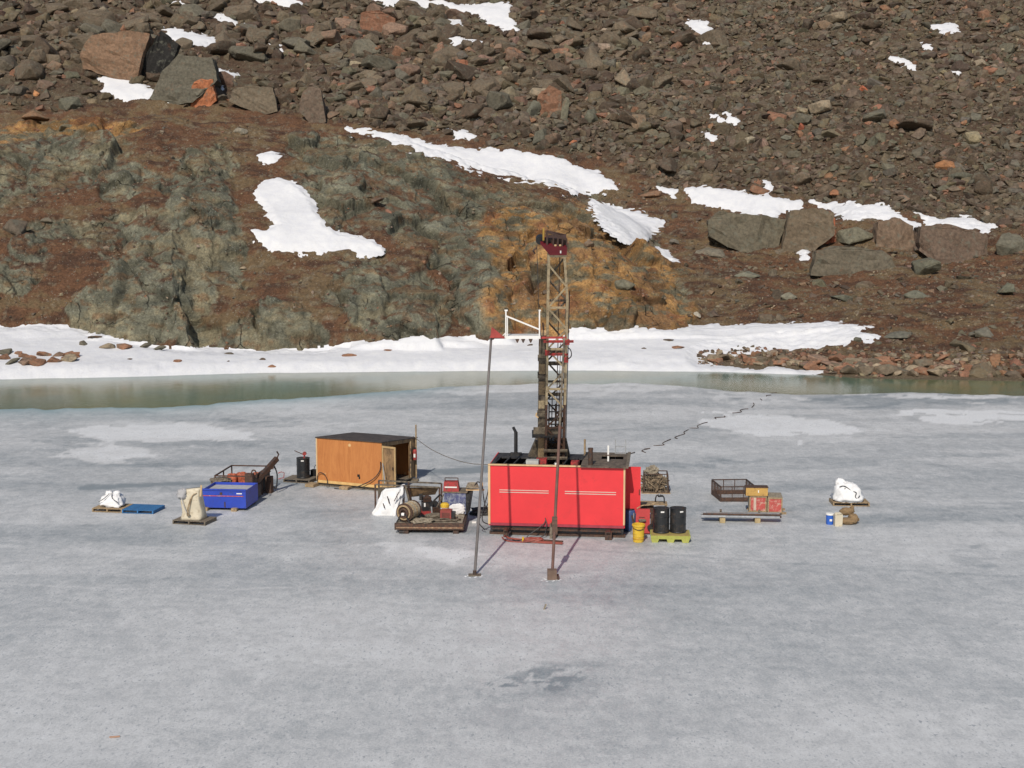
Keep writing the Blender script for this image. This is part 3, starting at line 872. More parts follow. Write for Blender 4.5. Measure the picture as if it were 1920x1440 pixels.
MARKS = [(225, 100, 'the giant split boulders'), (40, 120, 'the left edge boulders'), (365, 68, 'the top left snow'), (515, 5, 'the top edge snow'), (700, 45, 'the square rusty boulder'), (880, 40, 'the branching snow patch'), (865, 248, 'the thin snow scrap'),
 (1030, 185, 'the rusty pillar boulder'), (1315, 60, 'the slanting snow patch'), (1370, 220, 'the small snow scraps'), (1610, 165, 'the brightest red boulder'), (1770, 55, 'the top right snow'), (1700, 122, 'the speckled snow trail'),
 (1070, 320, 'the diagonal snow strip'), (1400, 370, 'the wide snow strip'), (1620, 400, 'the forked snow strip'), (1780, 310, 'the far right orange boulder'), (1150, 60, 'the bare slope over the mast'), (1500, 60, 'the bare upper right slope'), (1180, 215, 'the tan upright boulder'), (1880, 200, 'the right edge'), (590, 170, 'the dark split boulder')]
for k in indiv:
    col = np.array(PAL[PN[cidx[k]]]) * rng.uniform(.8, 1.2)
    x_, y_ = proj(*P0_[k])
    boulder(P0_[k] + np.array([0, 0, rad[k] * .15]), np.array([rng.uniform(.85, 1.35), rng.uniform(.8, 1.1), rng.uniform(.65, 1)]) * rad[k],
            (rng.uniform(-.4, .4), rng.uniform(-.4, .4), rng.uniform(0, 6.28)), col,
            uniq(f'{size_word(rad[k])} {PN[cidx[k]]}', nearest_mark(x_, y_), x_, y_), 'boulders of the talus slope')
# prominent ones read off the photograph: x, base row, width px, height px, colour, slab?, label
BIG = [
 (225, 152, 130, 92, (.17, .105, .07), 1, 'giant pinkish-brown slab boulder left of the black cleft, above the snow patch'),
 (340, 186, 125, 88, (.105, .105, .082), 1, 'giant dark grey tilted boulder right of the black cleft'),
 (383, 190, 56, 54, (.36, .15, .07), 0, 'bright orange rounded boulder face under the giant grey boulder'),
 (425, 165, 40, 50, (.16, .10, .075), 0, 'brown boulder standing right of the orange-faced boulder beside a snow wedge'),
 (480, 205, 85, 48, (.145, .115, .082), 1, 'wide smooth brown slab boulder right of the orange-faced boulder'),
 (595, 218, 62, 58, (.135, .10, .075), 1, 'dark upright split boulder standing left of the mossy hollow'),
 (80, 118, 50, 40, (.15, .115, .08), 0, 'brown wedge boulder with a snow scrap at its foot, far left'),
 (20, 135, 60, 60, (.12, .10, .075), 0, 'rounded dark boulder cut by the left edge of the picture'),
 (75, 180, 16, 18, (.42, .20, .09), 0, 'small bright orange triangular stone in dark moss at far left'),
 (70, 230, 60, 34, (.20, .12, .07), 0, 'orange-brown flat boulder above the ochre band, far left'),
 (135, 205, 50, 36, (.12, .115, .085), 0, 'grey-green rounded boulder below the snow patch at far left'),
 (460, 40, 90, 44, (.14, .11, .08), 1, 'long grey-brown boulder near the top edge left of a snow patch'),
 (710, 60, 70, 48, (.19, .10, .065), 1, 'square rusty boulder near the top, left of the branching snow patch'),
 (690, 58, 30, 44, (.12, .12, .09), 0, 'grey end block leaning on the square rusty boulder'),
 (540, 60, 60, 44, (.13, .115, .085), 0, 'leaning grey boulder with a dark hollow under it near the top'),
 (755, 105, 48, 36, (.25, .135, .085), 0, 'light rusty boulder below the square rusty boulder'),
 (825, 105, 40, 40, (.24, .14, .095), 0, 'pinkish wedge boulder just left of the lower snow scrap'),
 (865, 132, 40, 34, (.28, .12, .07), 0, 'orange pyramid boulder below the branching snow patch'),
 (960, 108, 42, 30, (.25, .14, .09), 0, 'flat light rusty boulder right of the branching snow patch'),
 (1050, 104, 36, 26, (.26, .14, .09), 0, 'flat tan-orange boulder on the slope above the drill mast'),
 (955, 188, 50, 42, (.21, .175, .12), 0, 'pale brown pyramid boulder above the drill mast'),
 (905, 172, 40, 28, (.15, .12, .085), 0, 'brown block on the left shoulder of the pale pyramid boulder'),
 (1030, 215, 60, 62, (.19, .10, .065), 1, 'tall rusty pillar boulder between two grey fins above the drill mast'),
 (1002, 222, 34, 56, (.13, .125, .095), 0, 'grey fin boulder left of the tall rusty pillar boulder'),
 (1056, 224, 16, 60, (.15, .14, .10), 1, 'thin grey fin boulder right of the tall rusty pillar boulder'),
 (1110, 232, 40, 40, (.12, .115, .085), 0, 'grey leaning boulder right of the thin fin, half way up'),
 (1185, 240, 32, 50, (.19, .135, .09), 0, 'tan upright boulder beside a dark gap, right of the mast top'),
 (1077, 274, 22, 16, (.34, .135, .07), 0, 'small bright orange stone above the long diagonal snow strip'),
 (1255, 245, 40, 20, (.06, .05, .045), 0, 'near-black boulder in the shaded gap right of the mast top'),
 (1450, 228, 44, 36, (.21, .11, .07), 0, 'rusty boulder right of the small snow scraps'),
 (1612, 174, 30, 22, (.42, .14, .075), 0, 'brightest red-orange boulder on the right of the talus slope'),
 (1498, 245, 22, 28, (.30, .10, .06), 0, 'small red boulder beside a grey one right of the small snow scraps'),
 (1640, 212, 40, 26, (.25, .12, .08), 0, 'light red boulder below the brightest red-orange one'),
 (1560, 258, 70, 30, (.18, .15, .10), 0, 'wide tan boulder above the brown hollow at the right'),
 (1770, 318, 50, 28, (.30, .145, .07), 0, 'orange boulder with a dark side at the far right above the snow'),
 (1800, 345, 56, 34, (.12, .115, .085), 0, 'grey boulder below the orange one at the far right'),
 (1565, 372, 44, 26, (.28, .135, .075), 0, 'orange wedge boulder just above the wide snow strip'),
 (1215, 372, 50, 22, (.22, .13, .08), 0, 'low rusty boulder beside the lower end of the diagonal snow strip'),
 (1395, 468, 150, 84, (.125, .125, .092), 1, 'long grey-green block boulder under the snow strip, first of the row'),
 (1530, 478, 128, 98, (.155, .135, .095), 1, 'broad brown block boulder with a rusty face under the snow strip'),
 (1548, 456, 40, 66, (.34, .12, .065), 1, 'rust-red upright face boulder in the middle of the block row'),
 (1612, 458, 84, 58, (.15, .14, .10), 0, 'grey rounded boulder right of the rust-red face in the block row'),
 (1690, 466, 96, 66, (.165, .115, .08), 0, 'brown rounded boulder in the block row, under the notch of snow'),
 (1790, 488, 160, 88, (.155, .11, .082), 1, 'long flat-topped brown slab boulder at the right end of the block row'),
 (1590, 502, 150, 46, (.125, .125, .095), 1, 'low grey shelf boulder below the block row'),
 (1738, 515, 70, 54, (.125, .13, .10), 0, 'grey-green boulder below the flat-topped slab boulder'),
 (1893, 476, 70, 60, (.13, .12, .09), 0, 'dark boulder at the right edge of the picture beside the slab'),
 (1560, 512, 26, 14, (.20, .18, .13), 0, 'small pale boulder in rusty moss under the shelf boulder'),
 (1335, 482, 80, 26, (.17, .15, .115), 0, 'smooth pale brown slab lying in moss below the snow strip'),
 (1307, 597, 18, 16, (.42, .38, .31), 0, 'white rounded boulder at the right foot of the ochre crag'),
 (1400, 270, 26, 24, (.30, .26, .19), 0, 'pale boulder among small snow scraps right of the mast top'),
 (452, 250, 30, 16, (.25, .22, .17), 0, 'pale flat boulder on the mossy brow above the green crag'),
 (130, 250, 40, 20, (.17, .15, .10), 0, 'low tan boulder on the ochre band at the left'),
 (640, 436, 12, 10, (.14, .12, .09), 0, 'small dark stone sitting in the couloir snow'),
 (20, 440, 60, 50, (.13, .105, .08), 0, 'brown blocky boulder on the left edge above the lower moss'),
 (85, 425, 50, 36, (.14, .12, .09), 0, 'brown cracked boulder right of the left-edge boulder'),
 (700, 380, 40, 14, (.13, .085, .06), 0, 'row of low brown stones on the green crag face'),
 (935, 275, 24, 18, (.10, .07, .055), 0, 'dark stone poking out of the top of the diagonal snow strip'),
 (1160, 545, 46, 36, (.15, .14, .10), 0, 'grey knob of rock sticking out of the ochre crag right of the mast'),
 (1105, 465, 26, 22, (.18, .12, .08), 0, 'brown knob of rock in the ochre crag right of the mast top'),
 (1400, 520, 60, 18, (.15, .145, .11), 0, 'low grey boulder in the moss right of the ochre crag'),
 (1720, 560, 60, 26, (.13, .14, .115), 0, 'grey-green low boulder in the moss at the right'),
 (1890, 555, 40, 40, (.13, .14, .11), 0, 'grey-green boulder at the right edge half way down the moss'),
 (1580, 565, 50, 22, (.12, .13, .105), 0, 'dark low boulder in the rusty moss below the block row'),
 (1480, 560, 40, 20, (.18, .17, .13), 0, 'pale low boulder in the moss left of centre right'),
 (1850, 630, 60, 24, (.15, .15, .125), 0, 'grey low boulder above the right shore rocks'),
 (1690, 635, 70, 20, (.13, .125, .10), 0, 'long grey boulder above the right shore rocks'),
]
def block(outline, depth, col, lab, seed, back=.9, lift=0.0):
    "angular block: front outline (pixel x, y, metres nearer), closed by a smaller back face; a solid with its own depth"
    cx = sum(p[0] for p in outline) / len(outline); by = max(p[1] for p in outline)
    i, j = ground_px(cx, by); Yg = GY[i, j]
    F3 = [atY(x, y, Yg - d) for x, y, d in outline]
    for p, (x, y, d) in zip(F3, outline):
        if y > by - 16: p.z -= .8
    c = sum(F3, Vector()) / len(F3)
    B3 = [Vector((c.x + (p.x - c.x) * back, p.y + depth, c.z + (p.z - c.z) * back)) for p in F3]
    base = Vector((c.x, Yg, min(p.z for p in F3)))
    bm = bmesh.new()
    for p in F3 + B3: bm.verts.new(p - base)
    r = bmesh.ops.convex_hull(bm, input=bm.verts)
    bmesh.ops.triangulate(bm, faces=bm.faces)
    bmesh.ops.subdivide_edges(bm, edges=bm.edges, cuts=5, use_grid_fill=True)
    bmesh.ops.triangulate(bm, faces=bm.faces)
    V = np.array([v.co[:] for v in bm.verts])
    n_ = np.array([v.normal[:] for v in bm.verts])
    d = facet(V[:, 0] + seed, V[:, 1], V[:, 2], .75, seed, .8)[0] * .16 + fbm(V[:, 0] + seed, V[:, 1], V[:, 2], 1.2, 4, seed) * .22
    V = V + n_ * d[:, None]
    for v, q in zip(bm.verts, V): v.co = q
    me = bpy.data.meshes.new('boulder'); bm.to_mesh(me); bm.free(); me.materials.append(M_BO)
    o = bpy.data.objects.new('boulder', me); COL.objects.link(o); o.location = base; o.color = (*col, 1)
    return tag(o, lab, 'boulder')
BLK = [
 ([(156, 128, 0), (150, 95, .3), (172, 66, 0), (235, 58, 0), (282, 62, -1), (262, 118, .8), (256, 148, .6), (225, 138, .6)], 3.5, (.20, .125, .08), 'giant pinkish-brown slab boulder left of the black cleft, above the snow patch'),
 ([(262, 152, -1.2), (272, 105, -1.2), (302, 58, -1.2), (336, 82, -1.2), (326, 110, -1.2), (286, 156, -1.2)], 2.0, (.022, .021, .020), 'near-black block standing in for the shade of the cleft between the two giant boulders'),  # the cleft's shade is put into this block's colour
 ([(280, 172, .5), (300, 140, .2), (335, 103, -.4), (398, 108, -.4), (408, 150, .6), (360, 178, 1.0), (318, 186, .8)], 4, (.110, .100, .076), 'giant dark grey tilted boulder right of the black cleft'),
 ([(355, 188, 1.2), (358, 160, 1.4), (378, 148, 1.3), (398, 150, 1.2), (406, 176, 1.0), (392, 190, 1.2)], 2, (.38, .145, .07), 'bright orange rounded boulder face under the giant grey boulder'),
 ([(430, 190, .3), (436, 168, .2), (468, 160, 0), (512, 164, 0), (520, 196, .5), (492, 206, .6)], 2.5, (.15, .12, .085), 'wide smooth brown slab boulder right of the orange-faced boulder'),
 ([(560, 208, .2), (568, 170, 0), (585, 156, 0), (602, 165, .2), (610, 215, .4), (590, 228, .5)], 2.0, (.135, .10, .075), 'dark upright split boulder standing left of the mossy hollow'),
 ([(1330, 445, .3), (1328, 412, .3), (1352, 396, 0), (1420, 404, 0), (1472, 412, -.3), (1458, 466, .5), (1400, 462, .8)], 3.0, (.122, .106, .076), 'long grey-green block boulder under the snow strip, first of the row'),
 ([(1462, 468, .4), (1478, 425, .5), (1484, 396, .2), (1530, 390, 0), (1562, 398, 0), (1566, 440, .6), (1520, 462, 1.0)], 3.0, (.14, .108, .074), 'broad brown block boulder with a rusty face under the snow strip'),
 ([(1538, 446, 1.3), (1540, 408, 1.2), (1556, 398, 1.0), (1566, 410, .9), (1564, 446, 1.2)], 1.2, (.36, .115, .06), 'rust-red upright face boulder in the middle of the block row'),
 ([(1722, 470, .3), (1728, 424, .3), (1780, 422, 0), (1850, 440, 0), (1858, 472, .2), (1830, 486, .8), (1760, 482, 1.0)], 3.5, (.130, .092, .068), 'long flat-topped brown slab boulder at the right end of the block row'),
 ([(1640, 448, .3), (1648, 418, .2), (1680, 410, 0), (1712, 424, 0), (1722, 452, .3), (1690, 462, .6)], 2.5, (.165, .115, .08), 'brown rounded boulder in the block row, under the notch of snow'),
 ([(1520, 500, .3), (1530, 470, .2), (1590, 460, 0), (1660, 470, 0), (1690, 494, .3), (1620, 506, .6)], 2.5, (.122, .104, .076), 'low grey shelf boulder below the block row'),
 ([(1002, 210, .5), (1010, 178, .4), (1030, 160, 0), (1052, 172, 0), (1056, 218, .5)], 2.0, (.20, .105, .065), 'tall rusty pillar boulder between two grey fins above the drill mast'),
 ([(672, 58, .3), (676, 24, .2), (705, 18, 0), (742, 34, 0), (738, 62, .4)], 2.0, (.20, .10, .062), 'square rusty boulder near the top, left of the branching snow patch'),
]
traced = {b_[3] for b_ in BLK}
for k, (ol, dp_, col_, lab_) in enumerate(BLK): block(ol, dp_, col_, lab_, 900 + k)
for x, yb, wpx_, hpx, col, slab, lab in BIG:
    if lab in traced: continue
    if col[1] >= col[0]: col = (col[0], col[1] * .92, col[2] * .86)
    i, j = ground_px(x, yb)
    p = np.array([GX[i, j], GY[i, j], GZ[i, j] - .15 * hpx * GY[i, j] / FPX])
    s = p[1] / FPX
    hw, hh = wpx_ * s / 2, hpx * s / 2
    if slab:
        boulder((p[0], p[1] + hw * .5, p[2] + hh * .75), (hw * 1.08, hw * .75, hh * 1.1), (rng.uniform(-.15, .1), rng.uniform(-.12, .12), rng.uniform(-.35, .35)), col, lab, mesh=SLAB[rng.integers(6)])
    else:
        boulder((p[0], p[1] + hw * .4, p[2] + hh * .7), (hw * 1.1, hw * .85, hh * 1.25), (rng.uniform(-.15, .15), rng.uniform(-.15, .15), rng.uniform(0, 6.28) if abs(hw - hh) < hw * .25 else rng.uniform(-.2, .2)), col, lab)
# shore rocks
def on_ground(x, yb):
    i, j = ground_px(x, yb)
    return np.array([GX[i, j], GY[i, j], max(GZ[i, j], SNOWZ[i, j], -.1)])
LEFT = [(135 + 10, 664, 22, 14, 'grey-green'), (165, 650, 30, 8, 'dark brown'), (188, 669, 34, 15, 'pale tan'), (222, 671, 32, 16, 'rust-orange'), (262, 669, 26, 15, 'grey-green'), (288, 671, 28, 13, 'grey-green'),
        (421, 676, 24, 5, 'dark brown'), (323, 697, 20, 7, 'rust-orange'), (483, 691, 14, 6, 'dark brown'), (499, 699, 22, 9, 'rust-orange'), (234, 689, 10, 3, 'dark brown'), (648, 685, 34, 8, 'rust-orange'), (723, 674, 20, 4, 'rust-orange'),
        (420, 693, 6, 3, 'dark brown'), (996, 662, 14, 3, 'dark brown'), (1255, 655, 22, 5, 'dark brown'), (1200, 670, 12, 4, 'dark brown'), (1275, 670, 26, 9, 'rust-orange'), (143, 662, 10, 6, 'grey-brown')]
PLACE = ['nearest the left crag', 'half buried, highest on the snow', 'left of the leaning orange one', 'leaning right, beside the tan one', 'left half of the green pair', 'right half of the green pair',
         'lying flat left of the middle', 'by the water below the crag', 'behind the orange one at the water edge', 'at the water edge left of the shed', 'tiny, above the water', 'right of the shed on the snow', 'small and flat in mid snow',
         'tiny, at the waterline', 'flat, just left of the mast', 'flat, right of the mast on the snow', 'small, at the tip of the snow', 'beside the first rocks of the right shore', 'tiny, beside the green one']
for (x, yb, a, h_, cn), pl in zip(LEFT, PLACE):
    p = on_ground(x, yb); s = p[1] / FPX
    col = np.array(PAL[cn]) * 1.15
    boulder((p[0], p[1] + a * s * .25, p[2] + h_ * s * .22), (a * s * .56, a * s * .42, max(h_ * s * .72, .12)), (0, rng.uniform(-.15, .15), rng.uniform(-.4, .4)), col, f'{cn} boulder on the shore snow, {pl}', 'boulders poking out of the shore snow')
def in_range(a, b): return rng.uniform(a, b)
n = 0
seen3 = {}
def uniq3(cn):
    n = seen3.get(cn, 0); seen3[cn] = n + 1
    return f"{['leftmost', 'second', 'third', 'fourth', 'fifth', 'sixth', 'seventh', 'eighth', 'ninth', 'tenth', 'eleventh', 'twelfth', 'thirteenth', 'fourteenth', 'fifteenth', 'sixteenth', 'seventeenth'][min(n, 16)]} {cn} boulder from the left in the left shore heap"
for x in np.sort(rng.uniform(-10, 138, 34)):
    yb = in_range(674, 703 - max(0, x - 60) * .12)
    if yb < 680 + x * .06 - 4: continue
    a = in_range(16, 44) * (1.1 - x / 320); cn = rng.choice(['rust-orange', 'pale tan', 'pinkish brown', 'grey-green', 'rust-orange'])
    p = on_ground(x, yb); s = p[1] / FPX
    boulder((p[0], p[1], p[2] + a * s * .08), (a * s * .6, a * s * .45, a * s * .32), (in_range(-.1, .1), in_range(-.2, .2), in_range(-.5, .5)), np.array(PAL[cn]) * rng.uniform(.9, 1.25),
            uniq3(cn), 'rock heap on the left shore')
seen2 = {}
def uniq2(a, ps, upper):
    key = a + ps + str(upper); n = seen2.get(key, 0); seen2[key] = n + 1
    o1 = ['first', 'second', 'third', 'fourth', 'fifth', 'sixth', 'seventh', 'eighth', 'ninth', 'tenth', 'eleventh', 'twelfth']
    return f"{o1[min(n, 11)]} {a} in the {'upper' if upper else 'waterside'} {ps} shore rocks at right"
Vs, Fs, Ts = [], [], []; off = 0
cnt = 0
for k, x in enumerate(np.sort(1310 + (2000 - 1310) * rng.beta(1.4, 1.0, 330))):
    top = np.interp(x, [1310, 1400, 1500, 1600, 1920], [670, 660, 666, 668, 668]); bot = np.interp(x, [1310, 1400, 1500, 1540, 1600, 1920], [682, 684, 690, 699, 704, 709])
    yb = in_range(top, bot) if rng.random() > .35 else in_range(.4 * top + .6 * bot, bot)
    a = 15 * math.exp(rng.normal(0, .45)) * (1 + .5 * (yb - top) / (bot - top)); a = min(a, 58)
    cn = rng.choice(['rust-orange', 'pale tan', 'pinkish brown', 'rust-orange', 'pale tan', 'grey-brown'])
    p = on_ground(x, yb); s = p[1] / FPX
    if a > 22 and cnt < 75:
        cnt += 1
        wd = 'wide' if a > 36 else 'small'
        ps = 'left' if x < 1500 else 'middle' if x < 1720 else 'right'
        boulder((p[0], p[1], p[2] + a * s * .12), (a * s * .6, a * s * .5, a * s * .36), (in_range(-.15, .15), in_range(-.25, .25), in_range(-.6, .6)), np.array(PAL[cn]) * rng.uniform(1.0, 1.35),
                uniq2(f'{wd} {cn} boulder', ps, yb < .5 * (top + bot)), 'rocks along the right shore')
    else:
        emit(*MED[k % 10], p + np.array([0, 0, .05]), a * s * .55, PN.index(cn))
for k in range(900):     # cobbles between them
    x = in_range(1310, 2050); top = np.interp(x, [1310, 1400, 1500, 1600, 1920], [668, 655, 655, 655, 655]); yb = in_range(top, 708 if x > 1560 else 688)
    p = on_ground(x, yb); emit(*LOW[k % 14], p, in_range(.12, .3), PN.index(rng.choice(['rust-orange', 'pale tan', 'pinkish brown', 'grey-brown', 'dark brown'])))
o = np_mesh('shore_rubble', np.concatenate(Vs), np.concatenate(Fs), M_ST, {'tint': np.concatenate(Ts)}, smooth=False)
tag(o, 'orange and tan rubble and cobbles packed between the right shore boulders', 'rubble', kind='stuff')

# ================================================================ EQUIPMENT MATERIALS
mat('red_paint', (.70, .036, .042), .55, var=.10, scale=.9, dirt=(.55, .035, .038), dirt_amt=.15)
mat('red_old', (.42, .035, .035), .6, var=.3, scale=5, dirt=(.10, .05, .035), dirt_amt=.5)
mat('cream_wood', (.62, .43, .23), .7, var=.2, scale=6, stretch=(1, 1, .3))
mat('raw_wood', (.38, .27, .15), .8, var=.35, scale=7, dirt=(.14, .10, .07), dirt_amt=.4)
mat('grey_wood', (.20, .165, .12), .85, var=.35, scale=6, dirt=(.07, .05, .04), dirt_amt=.5)
mat('white_tape', (.62, .45, .38), .6, var=.1)
mat('black_rubber', (.020, .020, .023), .55, var=.4, scale=3, dirt=(.06, .055, .05), dirt_amt=.5)
mat('black_steel', (.018, .019, .021), .42, var=.3, scale=3, dirt=(.06, .045, .035), dirt_amt=.35)
mat('dark_steel', (.055, .045, .040), .6, .3, var=.4, scale=6, dirt=(.12, .055, .03), dirt_amt=.6)
mat('rust_steel', (.12, .062, .038), .75, .1, var=.45, scale=7, dirt=(.045, .03, .025), dirt_amt=.6)
mat('grey_steel', (.40, .41, .42), .35, .25, var=.3, scale=6)
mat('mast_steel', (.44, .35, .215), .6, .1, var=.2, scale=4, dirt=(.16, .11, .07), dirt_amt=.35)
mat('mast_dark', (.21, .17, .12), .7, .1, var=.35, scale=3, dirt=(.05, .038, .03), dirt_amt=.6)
mat('white_paint', (.78, .76, .72), .45, var=.08)
mat('blue_paint', (.026, .062, .42), .5, var=.15, scale=2, dirt=(.03, .05, .18), dirt_amt=.2)
mat('blue_pallet', (.035, .16, .36), .7, var=.3, scale=6, dirt=(.02, .06, .14), dirt_amt=.4)
mat('blue_dull', (.075, .085, .19), .6, var=.4, scale=4, dirt=(.30, .32, .36), dirt_amt=.5)
mat('yellow_paint', (.68, .44, .035), .5, var=.15, scale=5, dirt=(.30, .19, .05), dirt_amt=.3)
mat('lime_plastic', (.40, .41, .09), .5, var=.15, scale=5, dirt=(.35, .30, .10), dirt_amt=.3)
mat('orange_load', (.50, .12, .05), .7, var=.5, scale=5, dirt=(.20, .06, .04), dirt_amt=.5)
mat('white_fabric', (.74, .73, .72), .75, var=.08, scale=4)
mat('cream_fabric', (.60, .53, .40), .8, var=.12, scale=3, dirt=(.40, .33, .23), dirt_amt=.3)
mat('grey_fabric', (.42, .41, .41), .8, var=.2, scale=4)
mat('burlap', (.25, .165, .085), .95, var=.3, scale=7, dirt=(.14, .09, .05), dirt_amt=.35)
mat('straw', (.34, .29, .21), .9, var=.35, scale=6, dirt=(.14, .11, .085), dirt_amt=.5)
mat('inside_shade', (.012, .011, .011), .9, var=.3)  # near-black puts in the shade of the open well and the cable hole
mat('orange_hose', (.27, .065, .045), .5, var=.2)
mat('brick_red', (.48, .085, .07), .6, var=.25, scale=4, dirt=(.55, .42, .33), dirt_amt=.35)
# plywood: knots and long vertical figure
m, nt, b = new_mat('plywood')
tc = N(nt, 'ShaderNodeTexCoord').outputs['Object']
mp = N(nt, 'ShaderNodeMapping'); mp.inputs['Scale'].default_value = (3.2, 3.2, .55); nt.links.new(tc, mp.inputs[0])
g1 = noise(nt, mp.outputs[0], 1.6, 8, .62, 1.6); g2 = noise(nt, mp.outputs[0], 7, 5, .6, .3)
c = mixc(nt, ramp(nt, g1, .3, .68), (.42, .148, .038), (.52, .205, .058))
c = mixc(nt, ramp(nt, g2, .55, .75, 0, .5), c, (.30, .10, .03))
v = N(nt, 'ShaderNodeTexVoronoi'); v.inputs['Scale'].default_value = 1.5; nt.links.new(tc, v.inputs['Vector'])
c = mixc(nt, ramp(nt, v.outputs['Distance'], .07, .13, .75, 0), c, (.72, .52, .25))
nt.links.new(c, b.inputs['Base Color']); b.inputs['Roughness'].default_value = .7
bump(nt, g2, .15, .01, b)
mat('plywood_shade_worn', (.28, .17, .08), .8, var=.35, scale=2.5, dirt=(.09, .055, .03), dirt_amt=.45, stretch=(1, 1, .4))  # darker plywood; shade of the shed end put into the colour, with real wear

def ring(c, r, axis='z', n=20, squash=1):
    pts = []
    for k in range(n + 1):
        t = 2 * math.pi * k / n
        a, b_ = r * math.cos(t), r * math.sin(t) * squash
        pts.append({'z': (c[0] + a, c[1] + b_, c[2]), 'y': (c[0] + a, c[1], c[2] + b_), 'x': (c[0], c[1] + a, c[2] + b_)}[axis])
    return pts

# ================================================================ DRILL SHACK
fl = at(918, 985, .35)
SH_A = R(-6.5)
sh = thing('drill_shack', 'big bright red plywood drill shack on skids around the foot of the mast', 'drill shack', (fl.x, fl.y, 0), SH_A)
W_, D_, ZB, ZT = 4.84, 2.75, .36, 2.56
for k in range(2):
    x0 = k * W_ / 2
    MB().bb(x0 + .004, x0 + W_ / 2 - .004, 0, .03, ZB + .1, ZT).build('wall_panel', 'red_paint', sh)
for x0, x1, z in ((.36, 2.14, 1.62), (2.72, 4.55, 1.62)):
    for dz in (-.035, .045):
        MB().box(((x0 + x1) / 2, -.006, z + dz), (x1 - x0, .012, .028)).build('stripe', 'white_tape', sh)
MB().bb(-.03, .0, .0, D_, ZB, ZT).build('side_wall', 'red_paint', sh)
MB().bb(W_, W_ + .03, .031, D_, ZB, ZT - .02).build('side_wall', 'red_paint', sh)
MB().bb(0, W_, D_, D_ + .03, ZB, ZT - .05).build('back_wall', 'black_rubber', sh)
# cream framing battens along the edges
MB().bb(-.05, .03, -.03, -.002, ZB + .05, ZT + .02).build('corner_batten', 'cream_wood', sh)
MB().bb(W_ - .03, W_ + .032, -.022, -.002, ZB + .12, ZT - .02).build('corner_batten', 'cream_wood', sh)
MB().bb(-.05, 3.42, -.05, .05, ZT + .003, ZT + .05).build('top_batten', 'cream_wood', sh)
MB().bb(0.0, W_, -.012, .035, ZB, ZB + .098).build('bottom_flap', mat('flap_red', (.34, .04, .06), .6), sh)
# roof: black rubber sheet with an open well round the mast, plywood lid on the right
MB().bb(.0, 3.3, 1.75, D_, ZT - .06, ZT - .02).build('roof_sheet', 'black_rubber', sh)
MB().bb(.0, .12, .05, 1.75, ZT - .06, ZT + .01).build('roof_sheet', 'black_rubber', sh)
MB().bb(.12, 3.3, .06, 1.75, ZT - .75, ZT - .70).build('machine_deck', 'inside_shade', sh)  # floor coloured near-black for the shade in the well
t_ = MB()
for k in range(9):
    t_.bar((.1 + k * .36, .2 + (k % 3) * .1, ZT - .03), (.2 + k * .36, 1.74, ZT - .02 + .02 * (k % 2)), .05)
t_.build('roof_joists', 'black_rubber', sh)
MB().bb(3.28, W_ + .14, -.12, 1.45, ZT + .005, ZT + .05).build('roof_lid', mat('lid_brown', (.15, .115, .085), .8, var=.35, scale=3, dirt=(.05, .04, .03), dirt_amt=.5), sh)
lid = MB(); lid.bb(3.28, 3.95, 1.45, D_ + .1, ZT + .005, ZT + .05); lid.bb(4.75, W_ + .14, 1.45, D_ + .1, ZT + .005, ZT + .05); lid.bb(3.95, 4.75, 2.2, D_ + .1, ZT + .005, ZT + .05)
lid.build('roof_lid', MATS['lid_brown'], sh)
MB().bb(W_ + .05, W_ + .16, -.10, D_ + .1, ZT + .052, ZT + .085).build('roof_batten', 'grey_wood', sh)
mb = MB().cyl((3.62, .22, ZT - .1), (3.62, .22, ZT + .62), .085, n=14); mb.cyl((3.62, .22, ZT + .6), (3.62, .22, ZT + .66), .095, n=14)
mb.build('chimney_pipe', 'dark_steel', sh)
ex_ = MB().cyl((.70, 2.3, ZT - .05), (.70, 2.3, ZT + .86), .07, n=12).build('exhaust_stack', 'black_steel', sh)
MB().cyl((.70, 2.3, ZT + .84), (.60, 2.28, ZT + 1.04), .055, n=10).build('rain_cap', 'black_steel', ex_)
MB().box((.70, 2.3, ZT + .02), (.42, .3, .08)).build('exhaust_flange', 'black_steel', ex_)
MB().box((3.28, 2.5, ZT + .28), (.07, .09, .62)).build('wood_post', 'raw_wood', sh)
MB().box((4.22, 1.0, ZT + .32), (.06, .06, .62)).build('white_post', 'white_paint', sh)
MB().box((4.22, .96, ZT + .28), (.15, .02, .03)).build('roof_bracket', 'dark_steel', sh)
ld = MB()
for x in (4.42, 4.80): ld.box((x, 2.6, ZT + .22), (.035, .035, .75))
rl_ = ld.build('roof_ladder', 'grey_steel', sh)
for z in (ZT + .06, ZT + .32): MB().bar((4.42, 2.6, z), (4.80, 2.6, z), .03).build('rung', 'grey_steel', rl_)
# machinery visible in the well
mb = MB().bb(1.3, 1.75, .15, .5, ZT - .3, ZT + .17); mb.build('machine_cover', mat('pale_grey', (.42, .42, .40), .6), sh)
mb = MB().bb(1.62, 2.0, .55, 1.0, ZT - .3, ZT + .14); mb.bb(2.9, 3.2, .4, .8, ZT - .3, ZT + .10); mb.build('drill_head', 'red_old', sh)
mb = MB()
for k in range(10):
    x, y = .35 + .28 * k, .5 + .9 * ((k * 37) % 10) / 10
    mb.bb(x, x + .16, y, y + .2, ZT - .72, ZT - .35 + .1 * (k % 3))
mb.build('engine_block', 'dark_steel', sh)
MB().box((.95, .18, ZT - .03), (.07, .04, .07)).build('work_lamp', 'white_paint', sh)
MB().box((2.38, .18, ZT + .02), (.08, .04, .16)).build('work_lamp', 'white_paint', sh)
